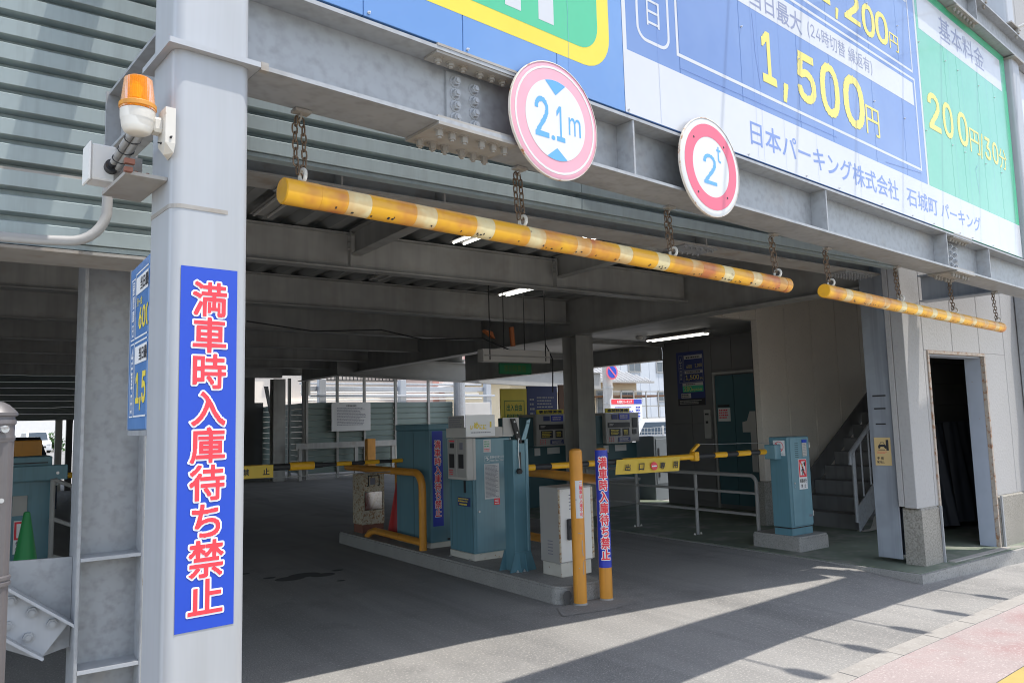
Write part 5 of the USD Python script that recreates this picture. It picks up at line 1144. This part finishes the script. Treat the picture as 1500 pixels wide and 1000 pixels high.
single('hanging_cable', cat(sweep([(2.6, 9.0, 2.74), (3.4, 9.0, 2.66), (4.3, 9.0, 2.72), (4.9, 9.0, 2.62), (5.6, 8.6, 2.62), (5.9, 8.3, 2.42)], .009, 6), sweep([(6.42, 8.3, 2.55), (6.62, 8.4, 2.35), (6.68, 8.5, 1.9)], .009, 6)), 'wire_dark', 'thin black cable slung under the ceiling beams to the white lightbox', 'cable', smooth=True)

# ceiling lights: twin tubes along the ribs
def lamp(name, label, x, y, z, ln, lit, rotz=0):
    t = Thing(name, label, 'ceiling light', loc=(x, y, z))
    t.part('housing', extrude(Polygon([(x - .035, z), (x + .035, z), (x + .09, z - .045), (x - .09, z - .045)]), ln, O=(0, y + ln / 2, 0), u=XN, v=ZN), 'machine_grey')
    for dx in (-.06, .06):
        t.part('tube', rod((x + dx, y - ln / 2 + .03, z - .062), (x + dx, y + ln / 2 - .03, z - .058), .0115, 10), 'tube_lit' if lit else 'machine_light')
    return t
lamp('ceiling_light', 'unlit twin tube ceiling light behind the left end of the long height bar', 1.98, 5.95, 3.36, 1.1, False)
lamp('ceiling_light', 'lit twin tube ceiling light just under the middle of the long height bar', 3.98, 6.0, 3.36, 1.1, True)
lamp('ceiling_light', 'lit twin tube ceiling light between the second and third ceiling beams', 6.2, 8.45, 3.36, 1.1, True)
lamp('ceiling_light', 'unlit twin tube ceiling light deep behind the first ceiling beam', 4.08, 8.2, 3.36, 1.1, False)
lamp('lobby_light', 'lit long ceiling light with a hood in the lift lobby', 9.15, 8.42, 2.82, 1.25, True)
lamp('ceiling_light', 'lit twin tube ceiling light hidden behind the right part of the long height bar', 5.0, 5.2, 3.36, 1.1, True)
t = Thing('smoke_detector', 'small round detector on the lobby ceiling beside the long light', 'detector', loc=(8.9, 8.9, 2.82))
t.part('body', lathe([(.001, 2.77), (.04, 2.775), (.06, 2.80), (.06, 2.829)], 16, (8.9, 9.0, 0)), 'machine_light', smooth=40)

# ---------------------------------------------------------------- fence at the back
t = Thing('back_fence', 'dark green ribbed fence with tall steel posts across the back of the car park', 'fence', loc=(10.8, 21.9, 0))
for i in range(12):
    z = .16 + .171 * i
    pr = Polygon([(0, z), (-.03, z + .02), (-.03, z + .14), (0, z + .17)])
    for a, c in ((8.1, 9.83), (9.90, 10.87), (10.96, 12.05), (12.12, 13.0)):
        t.part('slat', extrude(pr, c - a, O=(a, 21.9, 0), u=(0, 1, 0), v=ZN), 'fence_green')
for xx in (8.05, 8.99, 9.86, 10.91, 12.08):
    t.part('post', bx(xx - .035, xx + .035, 21.8, 21.88, 0, 3.0), 'inner_steel')
t.part('corner_post', bx(7.96, 8.10, 21.84, 21.98, 0, 3.0), 'inner_steel')
for i in range(12):
    z = .16 + .171 * i
    t.part('side_slat', bx(8.0, 8.03, 22.0, 25.9, z, z + .165), 'fence_green')
t.part('side_post', bx(7.98, 8.06, 23.2, 23.28, 0, 3), 'inner_steel')
t = Thing('crash_rail', 'grey horizontal crash rail in front of the back fence', 'guard rail', loc=(10.5, 21.4, 0))
t.part('beam', cbx(7.6, 12.6, 21.45, 21.50, .88, 1.05, .006), 'inner_steel')
for xx in (7.7, 9.4, 10.6, 12.5): t.part('post', bx(xx, xx + .1, 21.5, 21.6, 0, 1.05), 'inner_steel')
t = Thing('notice_board', 'large white notice board full of small print on the back fence', 'notice board', loc=(9.4, 21.7, 1.8))
t.part('board', bx(8.76, 10.0, 21.70, 21.74, 1.36, 2.21), 'paper')
t.part('heading', sheet(fit(text('駐車場管理規程', .01), 9.22, 2.08, 9.54, 2.13), (0, 21.695, 0), XN, ZN), 'print_black')
t.part('print', sheet(dashes(8.92, 1.52, 9.85, 2.06, 12, 11, .42), (0, 21.695, 0), XN, ZN), 'print_grey')
t = Thing('wooden_post', 'orange brown post standing behind the gate arm', 'post', loc=(9.3, 20.5, 0))
t.part('post', cbx(9.30, 9.55, 20.4, 20.6, 0, 1.13, .01), 'safety_orange')
single('grey_box', cbx(13.4, 14.5, 21.9, 22.4, 0, 2.18, .01), 'machine_light', 'beige steel box standing right of the round column', 'box')
t = Thing('bright_sliver', 'pale diagonal plate standing in for a bright sunlit sliver at the back of the driveway', 'brace', loc=(7.4, 23, 1.8))
t.part('plate', hull([(7.24, 23.2, 2.75), (7.36, 23.2, 2.75), (7.60, 23.2, .98), (7.66, 23.2, 1.0), (7.24, 23.24, 2.75), (7.36, 23.24, 2.75), (7.60, 23.24, .98), (7.66, 23.24, 1.0)]), 'pale_steel')  # pale plate drawn in the shape of a bright sunlit sliver

# ---------------------------------------------------------------- beyond the car park
t = Thing('steel_rack', 'galvanised steel rack of pipes behind the back fence', 'steel rack', loc=(14, 27, 0))
for z0, z1, yy in ((2.78, 2.95, 26.6), (2.55, 2.63, 26.2), (3.05, 3.12, 27.2)):
    t.part('beam', cbx(9.8, 17.6, yy, yy + .15, z0, z1, .01), 'pale_steel')
for xx in (10.2, 13.4, 17.3): t.part('post', cbx(xx, xx + .25, 26.4, 26.65, 0, 3.2, .01), 'pale_steel')
for q in range(4): t.part('pipe', rod((9.8, 26.9 + .12 * q, 2.45 + .1 * q), (17.4, 26.9 + .12 * q, 2.50 + .1 * q), .025, 8), 'white_paint')
t.part('tank', lathe([(.001, 2.6), (.16, 2.6), (.16, 3.3), (.001, 3.32)], 16, (9.55, 26, 0)), 'dirty_white', smooth=40)
def window(t, x0, x1, z0, z1, y, under=None):
    w_ = t.part('window', cat(bx(x0 - .06, x0, y - .05, y, z0, z1), bx(x1, x1 + .06, y - .05, y, z0, z1), bx(x0 - .06, x1 + .06, y - .05, y, z1, z1 + .06), bx(x0 - .06, x1 + .06, y - .07, y, z0 - .06, z0), bx((x0 + x1) / 2 - .02, (x0 + x1) / 2 + .02, y - .04, y, z0, z1)), 'conduit_grey')
    t.part('pane', bx(x0, x1, y - .025, y - .005, z0, z1), 'window_dark', under=w_)
t = Thing('apartment_building', 'beige apartment building with dark balcony railings beyond the back fence', 'building', loc=(18, 42, 0))
t.part('wall', bx(8, 22.2, 40, 48, 0, 14), 'beige_render')
for q in range(5): t.part('balcony', bx(13.0, 19.6, 39.2, 39.99, 3.4 + 2.9 * q - .9 * (q == 0), 3.75 + 2.9 * q - .9 * (q == 0)), 'beige_render')
for q in range(3):
    r_ = t.part('railing', cat(bx(15.5, 20.6, 39.1, 39.15, 5.0 + 2.9 * q, 5.06 + 2.9 * q), bx(15.5, 20.6, 39.1, 39.15, 3.93 + 2.9 * q, 3.99 + 2.9 * q)), 'wire_dark')
    for i in range(24): t.part('bar', bx(15.52 + .215 * i, 15.56 + .215 * i, 39.1, 39.14, 3.99 + 2.9 * q, 5.0 + 2.9 * q), 'wire_dark', under=r_)
for q in range(4):
    for a in (9.2, 11.4): window(t, a, a + 1.2, 4.3 + 2.8 * q, 5.6 + 2.8 * q, 39.99)
t = Thing('tiled_building', 'pink checkered tile building right of the round column', 'building', loc=(23.5, 38, 0))
t.part('wall', bx(20.2, 25.0, 36.05, 44, 0, 9), 'pale_tile')
g1 = unary_union([sbox(20.2 + .4 * i, .5 * j, 20.2 + .4 * i + .39, .5 * j + .49) for i in range(12) for j in range(18) if (i + j) % 2])
t.part('tile_band', sheet(g1, (0, 36.05, 0), XN, ZN, off=.02), 'pink_tile')
t.part('white_unit', cbx(20.9, 21.9, 35.4, 36, 3.1, 3.8, .02), 'machine_light')
# house with a tiled roof
t = Thing('house', 'cream house with a grey tiled roof seen past the middle column', 'house', loc=(26, 32, 0))
t.part('wall', bx(21.0, 29.3, 30, 37, 0, 3.42), 'cream_render')
rf = t.part('roof', hull([(20.4, 29.4, 3.43), (29.9, 29.4, 3.43), (20.4, 37.6, 3.43), (29.9, 37.6, 3.43), (23.5, 33.5, 5.3), (26.8, 33.5, 5.3)]), 'roof_tile')
for i in range(30):
    a = np.array([20.5 + .32 * i, 29.42, 3.46]); tt = min(1, (i + 1) / 10, (30 - i) / 10)
    t.part('tile_row', sweep([a, a + np.array([0, 4.0 * tt, 1.80 * tt])], .07, 6), 'roof_tile', under=rf)
for a in (21.2, 24.0, 26.45, 28.2): window(t, a, a + .75, 1.6, 2.95, 29.99)
t.part('air_conditioner', cbx(23.1, 23.8, 29.55, 29.95, 2.9, 3.35, .03), 'white_paint')
t.part('downpipe', rod((22.6, 29.94, 0), (22.6, 29.94, 3.4), .05, 8), 'conduit_grey')
t.part('gutter', bx(20.4, 29.9, 29.25, 29.40, 3.36, 3.46), 'machine_grey')
t.part('awning', cat(bx(26.0, 30.0, 28.6, 29.98, 2.62, 2.70)), 'board_brown')
t.part('balcony_rail', cat(bx(25.9, 31.2, 28.55, 28.62, 2.10, 2.16), bx(25.9, 31.2, 28.55, 28.62, 1.5, 1.55), *[bx(25.9 + .88 * i, 25.95 + .88 * i, 28.55, 28.61, 0, 2.9) for i in range(7)], bx(25.9, 31.2, 28.55, 28.62, 2.85, 2.9)), 'machine_grey')
t = Thing('cladding_building', 'pale grey clad building with small windows behind the cream house', 'building', loc=(40, 40, 0))
for i in range(26): t.part('wall_panel', cbx(33.0 + .9 * i, 33.89 + .9 * i, 38, 38.1, 0, 16, .02), 'cladding')
t.part('wall', bx(33, 56.4, 38.11, 48, 0, 16), 'cladding')
for q in range(5):
    for a in (36.45, 39.12, 42.0): window(t, a, a + 1.05, 2.7 + 2.0 * q if q < 2 else 2.7 + 2.6 * q, 3.35 + 2.0 * q if q < 2 else 3.4 + 2.6 * q, 37.98)
t = Thing('utility_pole', 'round concrete utility pole beside the cream house', 'utility pole', loc=(23.6, 26, 0))
t.part('pole', lathe([(.24, 0), (.19, 8.5), (.001, 8.52)], 18, (23.6, 26, 0)), 'pole_concrete', smooth=40)
for z in (2.2, 2.9): t.part('band', lathe([(.242, z), (.25, z), (.25, z + .05), (.242, z + .05)], 18, (23.6, 26, 0)), 'bright_steel', smooth=40)
t = Thing('no_parking_sign', 'blue and red round no parking sign on the utility pole', 'traffic sign', loc=(23.5, 25.6, 3.6))
dsc = lambda r: Point(0, 0).buffer(r, 12)
cz = 3.60
t.part('disc', extrude(affinity.translate(dsc(.34), 23.5, cz), .02, O=(0, 25.58, 0), u=XN, v=ZN), 'sign_red')
t.part('face', sheet(affinity.translate(dsc(.26), 23.5, cz), (0, 25.55, 0), XN, ZN), 'sticker_blue')
t.part('bar', sheet(affinity.translate(affinity.rotate(sbox(-.27, -.035, .27, .035), -45, origin=(0, 0)).intersection(dsc(.27)), 23.5, cz), (0, 25.54, 0), XN, ZN), 'sign_red')
t = Thing('hoarding', 'white and red parking sign board on poles outside the car park', 'sign board', loc=(21, 22, 0))
t.part('board', bx(20.1, 21.75, 22, 22.05, 1.1, 2.28), 'print_white')
t.part('red_band', sheet(sbox(20.12, 2.07, 21.3, 2.26), (0, 21.99, 0), XN, ZN), 'print_red')
t.part('blue_band', sheet(sbox(21.3, 2.07, 21.73, 2.26), (0, 21.99, 0), XN, ZN), 'print_blue')
t.part('lettering', sheet(fit(text('石城町パーキング', .02), 20.4, 2.1, 21.2, 2.22), (0, 21.98, 0), XN, ZN), 'print_white')
t.part('price', sheet(unary_union([fit(text('100', .03), 20.9, 1.62, 21.25, 1.82), dashes(20.2, 1.62, 20.85, 1.8, 1, 2), dashes(20.3, 1.86, 21.2, 1.98, 2, 3), dashes(21.4, 1.3, 21.65, 2.0, 6, 4)]), (0, 21.98, 0), XN, ZN), 'print_blue')
t.part('leg', cat(rod((20.2, 22.1, 0), (20.2, 22.1, 2.2), .03, 8), rod((21.6, 22.1, 0), (21.6, 22.1, 2.2), .03, 8)), 'conduit_grey')
t = Thing('mesh_fence', 'pale wire mesh fence outside the car park below the white car', 'fence', loc=(15, 14.5, 0))
t.part('mesh', cat(*[bx(11.6 + .12 * i, 11.606 + .12 * i, 14.6, 14.606, .1, 1.25) for i in range(60)], *[bx(11.6, 18.8, 14.6, 14.606, .1 + .115 * j, .106 + .115 * j) for j in range(11)]), 'white_paint')
for i in range(5): t.part('post', rod((11.6 + 1.8 * i, 14.64, 0), (11.6 + 1.8 * i, 14.64, 1.3), .025, 8), 'white_paint')

for i, (a, c) in enumerate((((23.6, 25.9, 7.6), (60, 30, 8.2)), ((23.6, 25.9, 7.1), (60, 30, 7.6)), ((23.6, 25.9, 4.6), (12, 33, 5.0)))):
    m_ = (np.array(a) + np.array(c)) / 2 - (0, 0, .5)
    single('overhead_wire', sweep([a, tuple(m_), c], .018, 5), 'wire_dark', ['highest black overhead wire from the concrete pole', 'second black overhead wire from the concrete pole', 'low black wire from the concrete pole towards the beige building'][i], 'wire', group='overhead wires')
def car(label, x, y, rotz, body, L=4.2, W=1.68, H=1.5, van=False):
    """side profile swept across the width, with glass and wheels; built about its middle, nose along -y before turning"""
    t = Thing('parked_car', label, 'car', loc=(0, 0, 0))
    t.x.GetOrderedXformOps()[0].Set(Gf.Vec3d(x, y, 0)); t.x.AddRotateZOp().Set(rotz)
    h = H
    low = [(-L / 2, .35), (-L / 2 + .03, .75), (-L / 2 + .25, .88 if not van else 1.0), (L / 2 - .05, .98), (L / 2, .5), (L / 2 - .03, .25), (-L / 2 + .05, .22)]
    t.part('body', hull([(s * (W / 2 - (0 if z < .9 else .03)), yy, z) for yy, z in low for s in (-1, 1)] + [(s * (W / 2 - .2), -L / 2 - .06, z) for s in (-1, 1) for z in (.35, .7)]), body, smooth=35)
    roof = [(-L / 2 + (1.0 if not van else .55), .93), (-L / 2 + (1.65 if not van else 1.0), h), (L / 2 - .5, h), (L / 2 - .1, .97)]
    cab = t.part('cabin', hull([(s * (W / 2 - (.05 if z < 1 else .17)), yy, z) for yy, z in roof for s in (-1, 1)]), body, smooth=30)
    a, c = roof[0], roof[1]
    t.part('windscreen', hull([(s * (W / 2 - .16 - .1 * q), a[0] + (c[0] - a[0]) * q - .012, a[1] + (c[1] - a[1]) * q + .012) for s in (-1, 1) for q in (.1, .85)] + [(s * (W / 2 - .16 - .1 * q), a[0] + (c[0] - a[0]) * q + .01, a[1] + (c[1] - a[1]) * q - .01) for s in (-1, 1) for q in (.1, .85)]), 'car_glass', under=cab)
    for s in (-1, 1):
        t.part('side_window', hull([(s * (W / 2 - .045 - .11 * q + .012), yy, .98 + (h - 1.06) * q) for q, ys in ((0.05, (-L / 2 + 1.25, L / 2 - .35)), (.9, (-L / 2 + 1.75, L / 2 - .6))) for yy in ys] + [(s * (W / 2 - .1 - .11 * q), yy, .98 + (h - 1.06) * q) for q, ys in ((0.05, (-L / 2 + 1.25, L / 2 - .35)), (.9, (-L / 2 + 1.75, L / 2 - .6))) for yy in ys]), 'car_glass', under=cab)
        t.part('headlight', cbx(s * .62 - .14, s * .62 + .14, -L / 2 - .075, -L / 2 + .1, .62, .74, .02), 'pale_steel')
        for yy in (-L / 2 + .78, L / 2 - .8):
            wl = t.part('wheel', rod((s * (W / 2 - .18), yy, .31), (s * (W / 2 + .012), yy, .31), .31, 20), 'black_rubber', smooth=40)
            t.part('rim', rod((s * (W / 2 + .006), yy, .31), (s * (W / 2 + .02), yy, .31), .19, 16), 'bright_steel', under=wl)
    t.part('grille', bx(-.45, .45, -L / 2 - .075, -L / 2 - .03, .42, .56), 'dark')
    t.part('number_plate', bx(-.16, .16, -L / 2 - .085, -L / 2 - .06, .45, .54), 'paper')
car('white car parked beyond the mesh fence outside on the right', 19.0, 17.6, 70, 'car_white')
car('white van facing the camera far off at the left edge', 4.5, 74, 5, 'car_white', 4.4, 1.7, 1.75, True)
car('dark car in the left lane beside the grey bollard', .55, 17.5, 0, 'car_dark', 4.0, 1.5, 1.45)
t = Thing('steel_post', 'dark steel post standing in the bright opening at the back of the left lane', 'post', loc=(1.98, 23.7, 0))
t.part('post', cat(cbx(1.90, 2.06, 23.7, 23.86, 0, 1.86, .005)), 'inner_steel')
t = Thing('steel_post', 'black steel post right of the grey one at the back of the left lane', 'post', loc=(2.2, 23.7, 0))
t.part('post', cbx(2.15, 2.30, 23.7, 23.86, 0, 1.86, .005), 'black')
single('orange_box', cbx(.42, .75, 11.0, 11.3, .9, 1.43, .01), 'safety_orange', 'small orange box behind the left lane barrier box', 'box')
single('far_wall', bx(-10, 9, 80, 80.4, 0, 6), 'white_paint', 'white wall far behind the left lane', 'wall')
t = Thing('bush', 'small green bush beside the white van', 'bush', loc=(5.9, 74, 0))
rg = np.random.default_rng(4); n = 260
c = np.c_[rg.normal(5.9, .38, n), rg.normal(75, .3, n), np.abs(rg.normal(.7, .42, n)) + .05]
V = (c[:, None] + rg.normal(0, .13, (n, 3, 3))).reshape(-1, 3)
t.part('leaves', (V, np.arange(n * 3).reshape(-1, 3)), 'leaf_green')
t.part('stem', rod((5.9, 75, 0), (5.9, 75, .7), .04, 6), 'board_brown')
